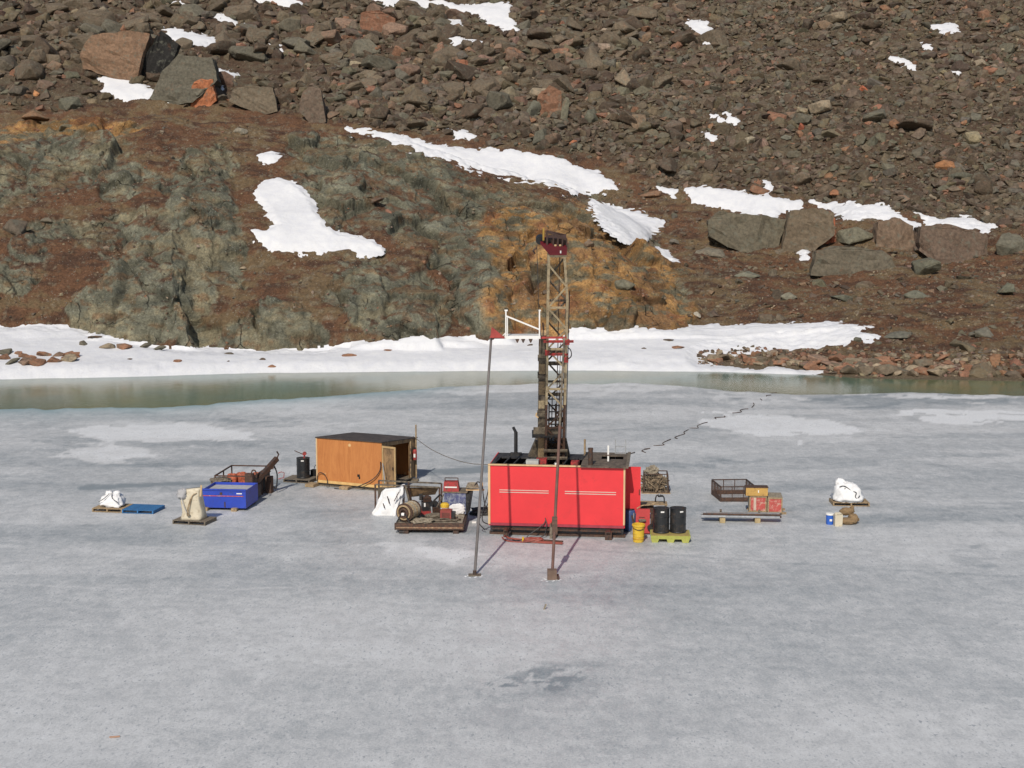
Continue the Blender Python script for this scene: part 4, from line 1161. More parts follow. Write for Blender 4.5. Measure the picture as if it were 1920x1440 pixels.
# open door on the right-hand end, facing the front
dr = MB().bb(W_ + .035, W_ + .56, 1.22, 1.26, .66, 2.38).build('door', 'red_paint', sh)
MB().bb(W_ + .50, W_ + .53, 1.19, 1.22, 1.35, 1.55).build('handle', 'dark_steel', dr)
# base frame and skids
mb = MB(); mb.bb(.02, W_ - .02, .06, D_ - .05, .12, ZB - .002); mb.build('base_frame', 'black_rubber', sh)
MB().bb(-.02, W_ + .05, .10, .22, .0, .11).build('skid', 'rust_steel', sh)
MB().bb(-.02, W_ + .05, 2.3, 2.45, .0, .11).build('skid', 'rust_steel', sh)
MB().bb(.1, W_ - .1, -.06, .058, .22, .28).build('frame_rail', 'dark_steel', sh)
for x, w2, h2 in ((.62, .16, .26), (2.32, .22, .52), (4.3, .24, .28)):
    MB().box((x, -.22, h2 / 2), (w2, .26, h2)).build('foot_block', 'rust_steel' if x != 2.32 else 'grey_wood', sh)
    MB().box((x, -.2, h2 + .02), (w2 * .6, .5, .04)).build('foot_arm', 'dark_steel', sh)
MB().tube([(2.02, -.02, ZB + .32), (2.03, -.06, ZB + .22), (1.9, -.12, ZB + .05), (1.45, -.3, .1), (1.4, -.35, .03)], .018, 6, 5).build('control_cable', 'black_rubber', sh)
MB().tube([(2.03, -.02, ZB + .28), (2.08, -.1, ZB + .1), (2.02, -.25, .12), (1.8, -.4, .03)], .018, 6, 5).build('control_cable', 'black_rubber', sh)
MB().tube([(-.03, .3, 1.9), (-.12, .25, 1.4), (-.25, .2, .9), (-.3, .3, .45), (-.1, .4, .3)], .02, 6, 5).build('side_cable', 'black_rubber', sh)
MB().tube([(-.03, .5, 1.2), (-.3, .3, .7), (-.42, .2, .4), (-.2, .3, .1)], .02, 6, 5).build('side_cable', 'black_rubber', sh)

# ================================================================ MAST
LEAN = R(24)
mloc = Vector((1.57, 48.9, 2.2))
ms = thing('drill_mast', 'tall tan lattice drill mast with red crown leaning out over the red shack', 'drill mast', mloc, 0, rotx=LEAN)
HX, HY, ML = .33, .27, 8.85
for sx in (-1, 1):
    for sy in (-1, 1):
        if sx < 0:
            pts = [(sx * HX, sy * HY, -1.6), (sx * HX, sy * HY, ML)]
        else:
            pts = [(sx * HX, sy * HY, -1.6), (sx * HX, sy * HY, ML - 1.7), (sx * HX - .14, sy * HY, ML)]
        mb = MB()
        pts[0] = (pts[0][0], pts[0][1], 2.9)
        for p, q in zip(pts[:-1], pts[1:]): mb.bar(p, q, .085 if sy < 0 else .075, .085)
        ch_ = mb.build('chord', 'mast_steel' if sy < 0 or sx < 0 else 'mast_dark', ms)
        MB().bar((sx * HX, sy * HY, -1.6), (sx * HX, sy * HY, 2.9), .088, .088).build('chord_sleeve', 'rust_steel', ch_)
def chx(z, sx): return sx * HX - (.14 * max(0, (z - (ML - 1.7)) / 1.7) if sx > 0 else 0)
z = .25; s = 1; seg = .82; k = 0
while z + seg < ML + .01:
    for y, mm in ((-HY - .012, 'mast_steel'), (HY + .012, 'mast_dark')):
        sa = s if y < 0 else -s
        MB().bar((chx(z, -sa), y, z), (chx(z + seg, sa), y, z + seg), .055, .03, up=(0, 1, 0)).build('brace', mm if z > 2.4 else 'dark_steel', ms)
    for sx in (-1, 1):
        MB().bar((chx(z, sx), -s * HY, z), (chx(z + seg, sx), s * HY, z + seg), .045).build('side_brace', 'mast_dark', ms)
    if k % 2 == 0:
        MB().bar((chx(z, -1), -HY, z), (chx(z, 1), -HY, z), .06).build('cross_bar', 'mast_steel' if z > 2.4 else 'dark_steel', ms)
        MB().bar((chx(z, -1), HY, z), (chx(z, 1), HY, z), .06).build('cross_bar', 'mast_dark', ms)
    z += seg; s = -s; k += 1
MB().box((-.05, -HY, ML - .06), (.64, .06, .10)).build('cross_bar', 'mast_steel', ms)
for zz, tw in ((4.75, .24), (4.25, .14), (2.95, .12)):
    MB().box((.0, HY + .06, zz), (HX * 2 + .1, .05, tw)).build('back_plate', 'mast_dark', ms)
# inner ladder in the lower part
for x in (-.12, .16):
    MB().bar((x, .0, -1), (x, .0, 3.1), .035).build('ladder_rail', 'black_steel', ms)
for x_, y_ in ((-.22, .18), (.02, .22), (.24, .15)):
    MB().bar((x_, y_, -.5), (x_, y_, 2.6), .05).build('drill_pipe', 'dark_steel', ms)
for k in range(11):
    MB().bar((-.24, .0, .25 + k * .27), (.26, .0, .25 + k * .27), .035).build('rung', 'black_steel', ms)
MB().bar((.05, .05, .3), (.05, .05, ML), .03).build('drill_line', 'dark_steel', ms)
MB().bar((.10, -.1, .3), (.14, -.1, 5.3), .022).build('drill_line', 'dark_steel', ms)
MB().bar((HX + .09, .2, -.5), (HX + .09, .2, 7.2), .03).build('hose_pipe', 'black_rubber', ms)
# feed rail beside the lattice, patched with clamps
fr_ = MB()
fr_.box((-.50, .05, 2.55), (.25, .2, 6.1))
fr_ = fr_.build('feed_rail', 'mast_dark', ms)
for zz, hh, mm in ((.9, 1.25, 'raw_wood'), (2.75, .32, 'mast_steel'), (3.45, .55, 'raw_wood'), (4.25, .42, 'raw_wood')):
    MB().box((-.50, -.062, zz), (.22, .02, hh)).build('cover_plate', mm, fr_)
for zz in (2.32, 3.95, 4.65):
    MB().box((-.505, .02, zz), (.30, .26, .12)).build('clamp', 'mast_dark', fr_)
MB().tube([(-.68, -.1, 2.42), (-.70, -.12, 2.30), (-.62, -.14, 2.24)], .03).build('hook', 'cream_wood', fr_)
MB().box((-.34, -.15, 1.55), (1.0, .45, .05)).build('step_plate', 'black_steel', ms)
MB().box((-.34, -.2, 1.72), (.9, .05, .28)).build('step_board', 'mast_dark', ms)
mb = MB(); mb.hexa([(-.98, .28, .15), (.62, .28, .15), (.62, .5, .15), (-.98, .5, .15), (-.70, .28, .95), (.46, .28, .95), (.46, .5, .95), (-.70, .5, .95)])
mb.build('mast_foot', 'mast_dark', ms)
for y, z in ((-.36, .62), (-.36, .95)): MB().bar((-.42, y, z), (.46, y, z), .08).build('foot_bar', 'mast_dark', ms)
MB().tube([(HX, -.2, 1.4), (HX + .12, -.2, 1.0), (HX + .16, -.2, .5), (HX + .05, -.2, .1)], .018, 6, 4).build('lower_hose', 'black_rubber', ms)
# red collars half way up
for zz, x0, x1 in ((5.50, -.48, .58), (4.98, -.42, .40)):
    MB().box(((x0 + x1) / 2, -HY - .03, zz), (x1 - x0, .07, .07)).build('red_collar', 'red_old', ms)
MB().box((-HX, -HY - .04, 5.06), (.16, .1, .16)).build('collar_block', 'red_old', ms)
MB().box((HX, -HY - .04, 4.78), (.17, .1, .20)).build('collar_block', 'red_old', ms)
MB().box((HX + .02, -HY - .04, 5.48), (.18, .1, .18)).build('collar_block', 'red_old', ms)
MB().tube([(HX, -.2, 5.25), (HX + .16, -.22, 5.1), (HX + .18, -.22, 4.85), (HX + .02, -.2, 4.7)], .02, 6, 5).build('hose_loop', 'black_rubber', ms)
# crown block with sheave and guard rail
cr = MB(); cr.hexa([(-.30, -.36, ML), (.27, -.36, ML), (.27, .3, ML), (-.30, .3, ML), (-.62, -.36, ML + .40), (.28, -.36, ML + .28), (.28, .3, ML + .28), (-.62, .3, ML + .40)])
cr = cr.build('crown_block', mat('crown_red', (.13, .008, .014), .55, var=.25, scale=5), ms)
MB().cyl((-.62, -.12, ML + .42), (-.62, .08, ML + .42), .15, n=16).build('sheave', 'black_steel', cr)
MB().cyl((-.36, -.2, ML + .42), (-.36, .0, ML + .42), .11, n=16).build('sheave', 'black_steel', cr)
MB().tube([(-.74, -.2, ML + .2), (-.86, -.22, ML + .1), (-.80, -.2, ML - .02)], .035).build('cable_guide', 'dark_steel', cr)
gr_ = MB()
pA, pB = (-.40, -.3, ML + .84), (.26, -.3, ML + .56)
gr_.bar(pA, pB, .06); gr_.bar((-.40, .25, ML + .60), (.26, .25, ML + .45), .05)
for t in (0, .32, .55, .78, 1):
    xx = -.40 + .66 * t; zz = ML + .84 - .28 * t
    gr_.bar((xx, -.3, ML + .3), (xx, -.3, zz), .05 if t else .07)
gr_.box((-.05, -.05, ML + .42), (.6, .3, .22))
gr_.build('guard_rail', mat('rail_brown', (.07, .038, .028), .6), ms)
MB().box((-.52, -.28, ML + .72), (.06, .05, .42)).build('guard_post', mat('ochre_paint', (.42, .26, .05), .6), ms)
for dx in (-.12, .04): MB().box((dx, -.36, ML + .36), (.07, .03, .05)).build('crown_lamp', 'cream_wood', cr)
MB().box((.06, -.368, ML + .12), (.045, .015, .09)).build('crown_plate', 'white_paint', cr)
MB().bar((-.74, -.25, ML + .3), (-.60, -.25, 5.6), .022).build('hoist_cable', 'black_rubber', ms)
MB().bar((-.50, -.25, 6.2), (-.42, -.25, 5.5), .06).build('hanging_rod', 'dark_steel', ms)
MB().bar((-.60, -.25, 6.0), (-.62, -.25, 5.3), .035).build('hanging_rod', 'dark_steel', ms)
# rod-man's platform with white rails, and the red beam the props hold up
YP = 45.35
def wp(x, y, Y=YP): return atY(x, y, Y)
pl_ = MB()
a0, a1 = wp(946, 631), wp(1013, 631)
pl_.hexa([(a0.x, YP - .35, a0.z - .05), (a1.x, YP - .35, a1.z - .05), (a1.x, YP + .5, a1.z - .05), (a0.x, YP + .5, a0.z - .05),
          (a0.x, YP - .35, a0.z + .05), (a1.x, YP - .35, a1.z + .05), (a1.x, YP + .5, a1.z + .05), (a0.x, YP + .5, a0.z + .05)])
pf = pl_.build('rod_platform', 'white_paint', ms, world=True)
for x in (948.5, 951.5, 1011.5):
    for Yq in ((YP - .33,) if x == 951.5 else (YP - .33, YP + .45)):
        MB().bar(wp(x, 634, Yq), wp(x, 581 if x != 951.5 else 592, Yq), .045 if x != 951.5 else .03).build('rail_post', 'white_paint', ms, world=True)
MB().bar(wp(948, 592, YP - .33), wp(1012, 618, YP - .33), .05).build('diagonal_rail', 'white_paint', ms, world=True)
MB().bar(wp(946, 582, YP - .33), wp(952, 582, YP - .33), .05).build('rail_cap', 'white_paint', ms, world=True)
MB().bar(wp(1010, 582, YP - .33), wp(1014, 582, YP - .33), .05).build('rail_cap', 'white_paint', ms, world=True)
for x in (970, 981, 995):
    p = wp(x, 636, YP - .34); MB().hexa([(p.x - .02, p.y, p.z - .12), (p.x + .02, p.y, p.z - .12), (p.x + .02, p.y + .5, p.z - .12), (p.x - .02, p.y + .5, p.z - .12), (p.x - .07, p.y, p.z + .0), (p.x + .07, p.y, p.z), (p.x + .07, p.y + .5, p.z), (p.x - .07, p.y + .5, p.z)]).build('rod_finger', 'dark_steel', ms, world=True)
for k in range(4): MB().bar(wp(1016 + k * 2.4, 619, YP + .3), wp(1016 + k * 2.4, 629, YP + .3), .02).build('rod_pin', 'cream_wood', ms, world=True)
MB().bar(wp(942, 630, YP), wp(950, 622, YP), .03).build('platform_stay', 'white_paint', ms, world=True)
q = [wp(919, 633.5, YP - .4), wp(947, 633.5, YP - .4), wp(922, 613, YP - .4)]
tri = MB(); tri.add([q[0], q[1], q[2]] + [v + Vector((0, .12, 0)) for v in q], [(0, 1, 2), (5, 4, 3), (0, 3, 4, 1), (1, 4, 5, 2), (2, 5, 3, 0)])
tri.build('end_gusset', mat('gusset_red', (.36, .05, .04), .6, var=.3), ms, world=True)
MB().bar(wp(918, 633, YP - .1), wp(1062, 633, YP - .1), .06, .07).build('outrigger_beam', 'red_old', ms, world=True)
MB().bar(wp(1025, 633, YP + .9), wp(1025, 633, YP - .1), .06).build('beam_arm', 'red_old', ms, world=True)
MB().bar(wp(1056, 633, YP + .9), wp(1056, 633, YP - .1), .06).build('beam_arm', 'red_old', ms, world=True)

# the two props
b1, t1 = at(890, 1079), atY(921, 634, YP - .2)
pr = thing('prop_pole', 'long thin grey prop pole left of the red shack, foot on a flat plate', 'prop pole', b1)
MB().cyl(b1, t1, .048, .042, n=10).build('pole', mat('pole_steel', (.16, .14, .13), .5, .3, var=.3, scale=2), pr, world=True)
mb = MB().box((0, 0, .02), (.40, .26, .03)); mb.build('foot_plate', 'grey_wood', pr)
MB().cyl((0, 0, .03), (.0, .02, .16), .06, n=10).build('foot_socket', 'dark_steel', pr)
b2, t2 = at(1035, 1086), atY(1058, 634, YP - .2)
pr = thing('prop_pole', 'brown prop pole crossing the front of the red shack, foot on a wood block', 'prop pole', b2)
d = t2 - b2
MB().cyl(b2 + d * .03, b2 + d * .62, .05, n=10).build('pole', mat('pole_brown', (.15, .075, .055), .6, .1, var=.35, scale=2), pr, world=True)
MB().cyl(b2 + d * .62, t2, .038, n=10).build('pole_extension', 'mast_dark', pr, world=True)
MB().box(b2 + d * .21, (.17, .15, .58), (-.36, 0, 0)).build('splice_block', 'rust_steel', pr, world=True)
MB().box((.0, 0, .16), (.30, .24, .32)).build('foot_block', mat('block_brown', (.17, .11, .08), .8, var=.3), pr)
MB().box((.12, .05, .06), (.2, .3, .12)).build('foot_chock', 'dark_steel', pr)
for nm, p, s_2 in (('crushed_ice', b1, .35), ('crushed_ice', b2, .4)):
    mb = MB()
    for k in range(12):
        a = k * 2.4; r = s_2 * (.35 + .6 * ((k * 7) % 10) / 10)
        mb.lump((p.x + r * math.cos(a), p.y - .1 + r * .6 * math.sin(a), .0), (.08, .06, .025), seed=k, nu=8, nv=5)
    tag(mb.build(nm, 'snow'), f"small white mound of crushed ice around the foot of the {'left' if p is b1 else 'right'} prop pole", 'crushed ice', kind='stuff')

# red hydraulic jack lying in front
p = at(1003, 1018)
t = thing('hydraulic_jack', 'orange-red hydraulic breakout tool with coiled hoses lying on ice before the shack', 'jack', p, R(-4))
MB().lump((-.05, .05, .09), (.75, .3, .18), seed=3, amp=.14).build('jack_body', 'orange_hose', t)
MB().bar((.1, -.1, .06), (.98, -.22, .06), .07).build('lever', 'orange_hose', t)
MB().bar((.3, .02, .1), (1.0, -.12, .1), .05).build('lever', 'rust_steel', t)
MB().tube([(-.3, .05, .08), (-.6, .1, .1), (-.9, .15, .12), (-1.1, .35, .15)], .035, 6, 4).build('hose', 'orange_hose', t)
MB().tube([(-.9, .4, .3), (-.95, .2, .2), (-.7, .1, .05), (-.2, 0, .15), (.3, -.1, .05)], .025, 6, 5).build('hose', 'black_rubber', t)
MB().tube([(-1.2, .45, .08), (-1.0, .1, .04), (-.5, -.05, .03), (0, -.1, .12)], .025, 6, 5).build('hose', 'orange_hose', t)
MB().cyl((-.42, .02, .02), (-.42, .02, .2), .04).build('valve', 'yellow_paint', t)
t = MB().box((0, 0, 0), (.16, .1, .06)).build('white_scrap', 'white_paint'); t.location = at(889, 981) + Vector((0, 0, .04))
tag(t, 'small white block lying on the ice between the sled and the left prop pole', 'block')

# ================================================================ PLYWOOD SHED
f0 = at(595, 905, .15)
t = thing('plywood_shed', 'orange plywood equipment shed with open door at its right end', 'shed', (f0.x, f0.y, 0), R(-24))
SW, SD, zb, zf, zk = 3.17, 3.05, .17, 2.10, 1.84
mb = MB().bb(0, 1.22 * 1.3, 0, .03, zb + .12, zf); mb.build('wall_panel', 'plywood', t)
mb = MB().bb(1.22 * 1.3 + .006, SW, 0, .03, zb + .12, zf); mb.build('wall_panel', 'plywood', t)
MB().bb(.0, SW, -.025, .035, zb, zb + .115).build('sill_plank', mat('plank_fresh', (.66, .42, .16), .75, var=.2, scale=5), t)
MB().bb(-.03, .03, -.02, -.001, zb + .12, zf - .01).build('corner_batten', 'cream_wood', t)
def wallY(x0, x1, y0, y1, nm, mm):
    h0 = zf + (zk - zf) * y0 / SD; h1 = zf + (zk - zf) * y1 / SD
    MB().hexa([(x0, y0, zb), (x1, y0, zb), (x1, y1, zb), (x0, y1, zb), (x0, y0, h0 - .003), (x1, y0, h0 - .003), (x1, y1, h1 - .003), (x0, y1, h1 - .003)]).build(nm, mm, t)
wallY(0, .03, .035, SD, 'side_wall', 'plywood')
wallY(SW - .03, SW, 2.40, SD - .04, 'end_wall', 'plywood_shade_worn')  # darker wood paints in the shade on this end
wallY(SW - .06, SW - .0, .035, .12, 'door_jamb', 'plywood_shade_worn')
MB().hexa([(SW - .03, .13, 1.9), (SW, .13, 1.9), (SW, 2.40, 1.75), (SW - .03, 2.40, 1.75), (SW - .03, .13, 2.08), (SW, .13, 2.08), (SW, 2.40, 1.90), (SW - .03, 2.40, 1.90)]).build('lintel', 'plywood_shade_worn', t)
MB().bb(.031, SW - .04, SD - .03, SD, zb, zk - .01).build('back_wall', 'plywood', t)
MB().bb(.0, SW, .04, SD, zb - .05, zb).build('floor_panel', 'grey_wood', t)
mb = MB(); e = .05
mb.hexa([(-e, -e, zf), (SW + e, -e, zf), (SW + e, SD + e, zk), (-e, SD + e, zk), (-e, -e, zf + .04), (SW + e, -e, zf + .04), (SW + e, SD + e, zk + .04), (-e, SD + e, zk + .04)])
mb.build('roof', mat('roof_felt', (.075, .058, .050), .8, var=.35, scale=2, dirt=(.03, .026, .025), dirt_amt=.5), t)
# door swung open, folded back toward the viewer
ca = R(-9)
dm = MB(); dl = .95
def dpt(u, z, o=0.0): return (SW + .02 + math.cos(ca) * u - math.sin(ca) * o * -1, .06 + math.sin(ca) * u - o, z)
def dbox(u0, u1, z0, z1, o0, o1): return [dpt(u0, z0, o1), dpt(u1, z0, o1), dpt(u1, z0, o0), dpt(u0, z0, o0), dpt(u0, z1, o1), dpt(u1, z1, o1), dpt(u1, z1, o0), dpt(u0, z1, o0)]
dp = MB().hexa(dbox(0, .70, .22, 1.95, 0, .03)).build('door', 'plywood_shade_worn', t)
for u0, u1, z0, z1 in ((0, .07, .2, 1.97), (.64, .71, .12, 1.97), (.07, .64, 1.89, 1.97), (.07, .64, .2, .28)):
    MB().hexa(dbox(u0, u1, z0, z1, .032, .06)).build('door_frame', mat('frame_tan', (.45, .30, .14), .8, var=.25), dp)
MB().hexa(dbox(.55, .60, 1.0, 1.12, .061, .09)).build('handle', 'dark_steel', dp)
MB().box((SW + .04, 2.46, 1.0), (.05, .05, 1.6)).build('door_post', 'raw_wood', t)
MB().cyl((SW + .06, SD - .12, .1), (SW + .06, SD - .12, 2.45), .035, n=8).build('corner_post', 'raw_wood', t)
MB().tube([(SW + .08, 2.38, 1.5)] + [(SW + .1 + .03 * (k % 2), 2.36 - .02 * k, 1.4 - .1 * k) for k in range(10)], .02, 6).build('chain', 'dark_steel', t)
for k, x in enumerate((-.18, 1.45)):
    MB().box((x, -.12 + .1 * k, .07), (.42, .5, .12)).build('skid_block', 'raw_wood', t)
MB().bb(-.1, SW + .3, .10, .22, .0, .12).build('skid', 'grey_wood', t)
MB().bb(-.1, SW + .3, 2.6, 2.72, .0, .12).build('skid', 'grey_wood', t)
mb = MB().box((2.05, -.012, .62), (.11, .02, .10)); mb.box((2.09, -.014, .53), (.06, .02, .10)); mb.build('cable_port', 'inside_shade', t)  # shade of the hole painted as dark boxes on the wall
MB().tube([(.05, -.05, .2), (.05, -.07, .45), (.2, -.09, .62), (.42, -.08, .55), (.55, -.08, .3), (.55, -.12, .04)], .017, 6, 5).build('cable', 'black_rubber', t)
MB().tube([(SW - .02, -.06, 1.3), (SW - .04, -.08, .95), (SW - .3, -.1, .6), (SW - .8, -.14, .3), (SW - 1.5, -.2, .05), (1.0, -.25, .03)], .022, 6, 5).build('cable', 'black_rubber', t)
MB().tube([(SW + .1, -.1, 1.25), (SW + .3, -.35, .85), (SW + .42, -.5, .5)], .02, 6, 4).build('cable', 'grey_steel', t)
exl = f0 + Matrix.Rotation(R(-24), 3, 'Z') @ Vector((SW + .12, SD - .35, 0))
t = thing('fire_extinguisher', 'red fire extinguisher with white label on the right end of the plywood shed', 'extinguisher', (exl.x, exl.y, .92), R(-24))
MB().lathe([(.001, 0), (.085, .01), (.09, .05), (.09, .40), (.06, .47), (.03, .49), (.001, .49)], n=14).build('cylinder', 'red_old', t, smooth=True)
MB().box((.03, -.088, .22), (.09, .02, .16)).build('label', 'white_paint', t)
MB().box((0, 0, .53), (.10, .05, .07)).build('valve_head', 'black_steel', t)
MB().box((-.075, .0, .25), (.05, .10, .5)).build('wall_bracket', 'dark_steel', t)

# ---- pallets
def pallet(label, loc, rot, mm, w=1.22, d=1.0, group=None, name='pallet', nb=7):
    t = thing(name, label, 'pallet', loc, rot, group)
    bw = d / nb
    o = MB().box((0, 0, 0), (w, bw * .78, .02)).build('deck_board', mm, t); o.location = (0, -d / 2 + bw / 2, .135)
    for k in range(1, nb):
        c = o.copy(); COL.objects.link(c); c.parent = t; c.location = (0, -d / 2 + bw * (k + .5), .135)
    s = MB().box((0, 0, 0), (.05, d, .10)).build('stringer', mm, t); s.location = (-w / 2 + .03, 0, .073)
    for x in (0, w / 2 - .03):
        c = s.copy(); COL.objects.link(c); c.parent = t; c.location = (x, 0, .073)
    s = MB().box((0, 0, 0), (w, .10, .018)).build('bottom_board', mm, t); s.location = (0, -d / 2 + .06, .012)
    c = s.copy(); COL.objects.link(c); c.parent = t; c.location = (0, d / 2 - .06, .012)
    return t
pA_ = at(207, 959) + Vector((0, .35, 0))
pallet('raw wood pallet under the white bulk bag at the far left', pA_, R(-9), 'raw_wood', 1.25, 1.05)
pB_ = at(264, 962) + Vector((0, .4, 0))
pallet('empty blue painted pallet lying right of the white bulk bag', pB_, R(-9), 'blue_pallet', 1.3, 1.1)
def bulk_bag(label, loc, rot, w, h, mm, seed, taper=.35, lean=(0, 0), loops=True, d=None):
    t = thing('bulk_bag', label, 'bulk bag', loc, rot)
    MB().lump((0, 0, h * .42), (w, d or w * .85, h * .9), e=.55, amp=.11, seed=seed, nu=44, nv=28, taper=taper, lean=lean, freq=2.6).build('sack', mm, t, smooth=True)
    if loops:
        for s_3 in (-1, 1):
            MB().lump((s_3 * w * .16 + lean[0] * w * .4, 0, h * .88), (w * .3, w * .22, h * .42), e=.8, amp=.2, seed=seed + s_3, nu=18, nv=12, flat=False).build('gathered_top', mm, t, smooth=True)
            MB().tube([(s_3 * w * .06, -w * .2, h * .95), (s_3 * w * .16, -w * .4, h * .7), (s_3 * w * .40, -w * .42, h * .42)], .014, 6, 4).build('strap', 'black_rubber', t)
        MB().tube(ring((0, 0, h * .78), w * .16, 'z', 12), .016).build('tie_cord', 'black_rubber', t)
    return t
bulk_bag('slumped white bulk bag tied with black straps on the wood pallet at far left', pA_ + Vector((.02, 0, .147)), R(-9), 1.0, .56, 'white_fabric', 4, .3)
# cream bag on its own pallet
pc = at(361, 983) + Vector((0, .35, 0))
pallet('brown wood pallet under the tall cream bag beside the blue bin', pc, R(-14), 'grey_wood', 1.35, .95)
t = thing('bulk_bag', 'tall cream canvas bag leaning on the pallet by the blue bin', 'bulk bag', pc + Vector((-.02, 0, .147)), R(-10))
mb = MB()
prof = [(-.44, -.36, 0), (.40, -.36, 0), (.40, .34, 0), (-.44, .34, 0)]
lv = []
for k in range(13):
    s = k / 12; z = 1.12 * s
    l = -.44 + .10 * s + .03 * math.sin(s * 7); r = .40 - .02 * s + .025 * math.sin(s * 5 + 1)
    f = -.36 + .08 * s + .03 * math.sin(s * 6); bk = .34 - .28 * s
    ringp = []
    for q_ in range(24):
        a = 2 * math.pi * q_ / 24; ca_, sa_ = math.cos(a), math.sin(a)
        ex2 = math.copysign(abs(ca_) ** .35, ca_); ey2 = math.copysign(abs(sa_) ** .35, sa_)
        ringp.append(((l + r) / 2 + (r - l) / 2 * ex2 + .012 * math.sin(a * 5 + s * 9), (f + bk) / 2 + (bk - f) / 2 * ey2 + .014 * math.sin(a * 7 + s * 5), z + (.10 * (ex2 * .5 + .5) if k > 10 else 0)))
    lv += ringp
fs = [(i * 24 + q_, i * 24 + (q_ + 1) % 24, (i + 1) * 24 + (q_ + 1) % 24, (i + 1) * 24 + q_) for i in range(12) for q_ in range(24)] + [tuple(range(24))[::-1], tuple(range(288, 312))]
mb.add(lv, fs).build('sack', 'cream_fabric', t, smooth=True)
MB().lump((-.30, -.28, .98), (.42, .30, .42), e=.8, amp=.16, seed=9, nu=24, nv=14, flat=False).build('grey_flap', 'grey_fabric', t, smooth=True)
MB().bar((.36, -.2, .9), (.40, -.18, 1.32), .06).build('stay_stick', 'cream_wood', t)
for o_ in (-.02, .025):
    MB().tube([(.28, -.34, 1.05), (.12, -.36, .95), (.02 + o_, -.38, .7), (-.08 + o_, -.40, .35), (-.06 + o_, -.40, .18)], .016, 6, 5).build('rope', 'raw_wood', t)
MB().tube([(-.3, -.42, .95), (-.22, -.43, .6), (-.1, -.42, .3)], .014, 6, 4).build('rope', 'grey_fabric', t)
MB().tube(ring((-.05, -.4, .22), .05, 'y', 10), .02).build('rope_knot', 'grey_wood', t)

# ---- blue bin with a long dark cage behind
bb = at(420, 957)
t = thing('blue_bin', 'bright blue metal bin with a red line along its front face', 'bin', bb, R(-6))
W2, H2 = 1.78, .80
MB().bb(-W2 / 2, W2 / 2, 0, .03, .10, H2).build('front_panel', 'blue_paint', t)
MB().bb(-W2 / 2, W2 / 2, 1.6, 1.63, .10, H2).build('back_panel', 'blue_paint', t)
for x in (-W2 / 2, W2 / 2 - .03): MB().bb(x, x + .03, .032, 1.6, .10, H2 - .002).build('side_panel', 'blue_paint', t)
MB().bb(-W2 / 2 + .03, W2 / 2 - .03, .03, 1.6, .12, .16).build('floor_panel', 'dark_steel', t)
MB().bb(-W2 / 2 + .05, W2 / 2 - .05, .05, 1.58, .5, .7).build('snow_load', 'grey_fabric', t)
MB().bb(-W2 / 2 - .02, W2 / 2 - .1, -.012, -.001, .56, .59).build('red_line', 'brick_red', t)
MB().bb(-W2 / 2 - .03, W2 / 2 + .02, -.03, .05, H2, H2 + .05).build('top_rim', 'blue_paint', t)
MB().bb(.52, .74, -.008, -.002, .66, .70).build('lettering_strip', 'white_paint', t)
for x, w4 in ((-.7, .18), (.45, .22)): MB().box((x, -.05, .06), (w4, .25, .12)).build('support_block', 'raw_wood', t)
MB().bb(.02, .07, -.012, -.002, .12, .34).build('latch', 'dark_steel', t)
MB().bb(-.15, -.05, -.012, -.002, .62, .72).build('badge', 'dark_steel', t)
t = thing('cargo_cage', 'long dark steel cage with orange gear inside, standing behind the blue bin', 'cage', bb + Vector((.02, 2.0, 0)), R(-5))
cw, cd, chh = 1.62, 2.3, 1.0
for x in (-cw / 2, cw / 2):
    for y in (0, cd / 2, cd):
        MB().box((x, y, chh / 2), (.05, .05, chh)).build('post', 'rust_steel', t)
    for z in (.1, chh - .02): MB().bar((x, 0, z), (x, cd, z), .05).build('rail', 'rust_steel', t)
for y in (0, cd):
    for z in (.1, chh - .02): MB().bar((-cw / 2, y, z), (cw / 2, y, z), .05).build('rail', 'rust_steel', t)
MB().bb(cw / 2 - .01, cw / 2 + .015, .05, cd - .05, .12, .93).build('side_panel', 'black_rubber', t)  # right side coloured black to paint in its shade
MB().bb(-cw / 2 - .01, -cw / 2 + .01, .05, cd - .05, .12, .45).build('side_panel', 'rust_steel', t)
MB().bb(-cw / 2 + .03, cw / 2 - .03, .03, cd - .03, .08, .12).build('floor_panel', 'dark_steel', t)
for k in range(4):
    c_ = bb + Vector((-.30 + .32 * k, 3.1 + .25 * (k % 2), .12))
    o = MB().lump((0, 0, .36), (.46, .5, .8), e=.5, amp=.08, seed=30 + k).build('gear_bag', 'orange_load')
    o.location = c_; tag(o, ['leftmost orange gear bag in the cage behind the blue bin', 'second orange gear bag from the left in the dark cage', 'third orange gear bag from the left in the dark cage', 'rightmost orange gear bag in the cage behind the blue bin'][k], 'gear bag', 'orange gear in the dark cage')
MB().bb(cw / 2 - .3, cw / 2 + .02, -.3, .02, .1, 1.12).build('corner_locker', 'rust_steel', t)
MB().tube([(cw / 2 - .05, -.3, 1.05), (cw / 2 + .03, -.3, 1.28), (cw / 2 + .16, -.3, 1.25), (cw / 2 + .18, -.28, 1.0)], .03, 6, 4).build('lifting_handle', 'dark_steel', t)
MB().lump((-.6, .1, .75), (.9, .5, .3), e=.7, amp=.15, seed=5).build('tarpaulin', 'grey_wood', t)
bo = bb + Vector((.62, 2.6, 0))
t = thing('folded_boom', 'rusty folded loader boom tilting up at the right end of the dark cage', 'boom', bo, R(-10))
MB().bar((-.10, -.9, .15), (.72, 1.0, 1.45), .16, .2).build('arm', 'dark_steel', t)
MB().bar((-.1, -.6, .3), (.55, .6, 1.0), .08).build('cylinder', 'rust_steel', t)
MB().box((.4, .9, .35), (.25, .3, .7)).build('stand', 'rust_steel', t)
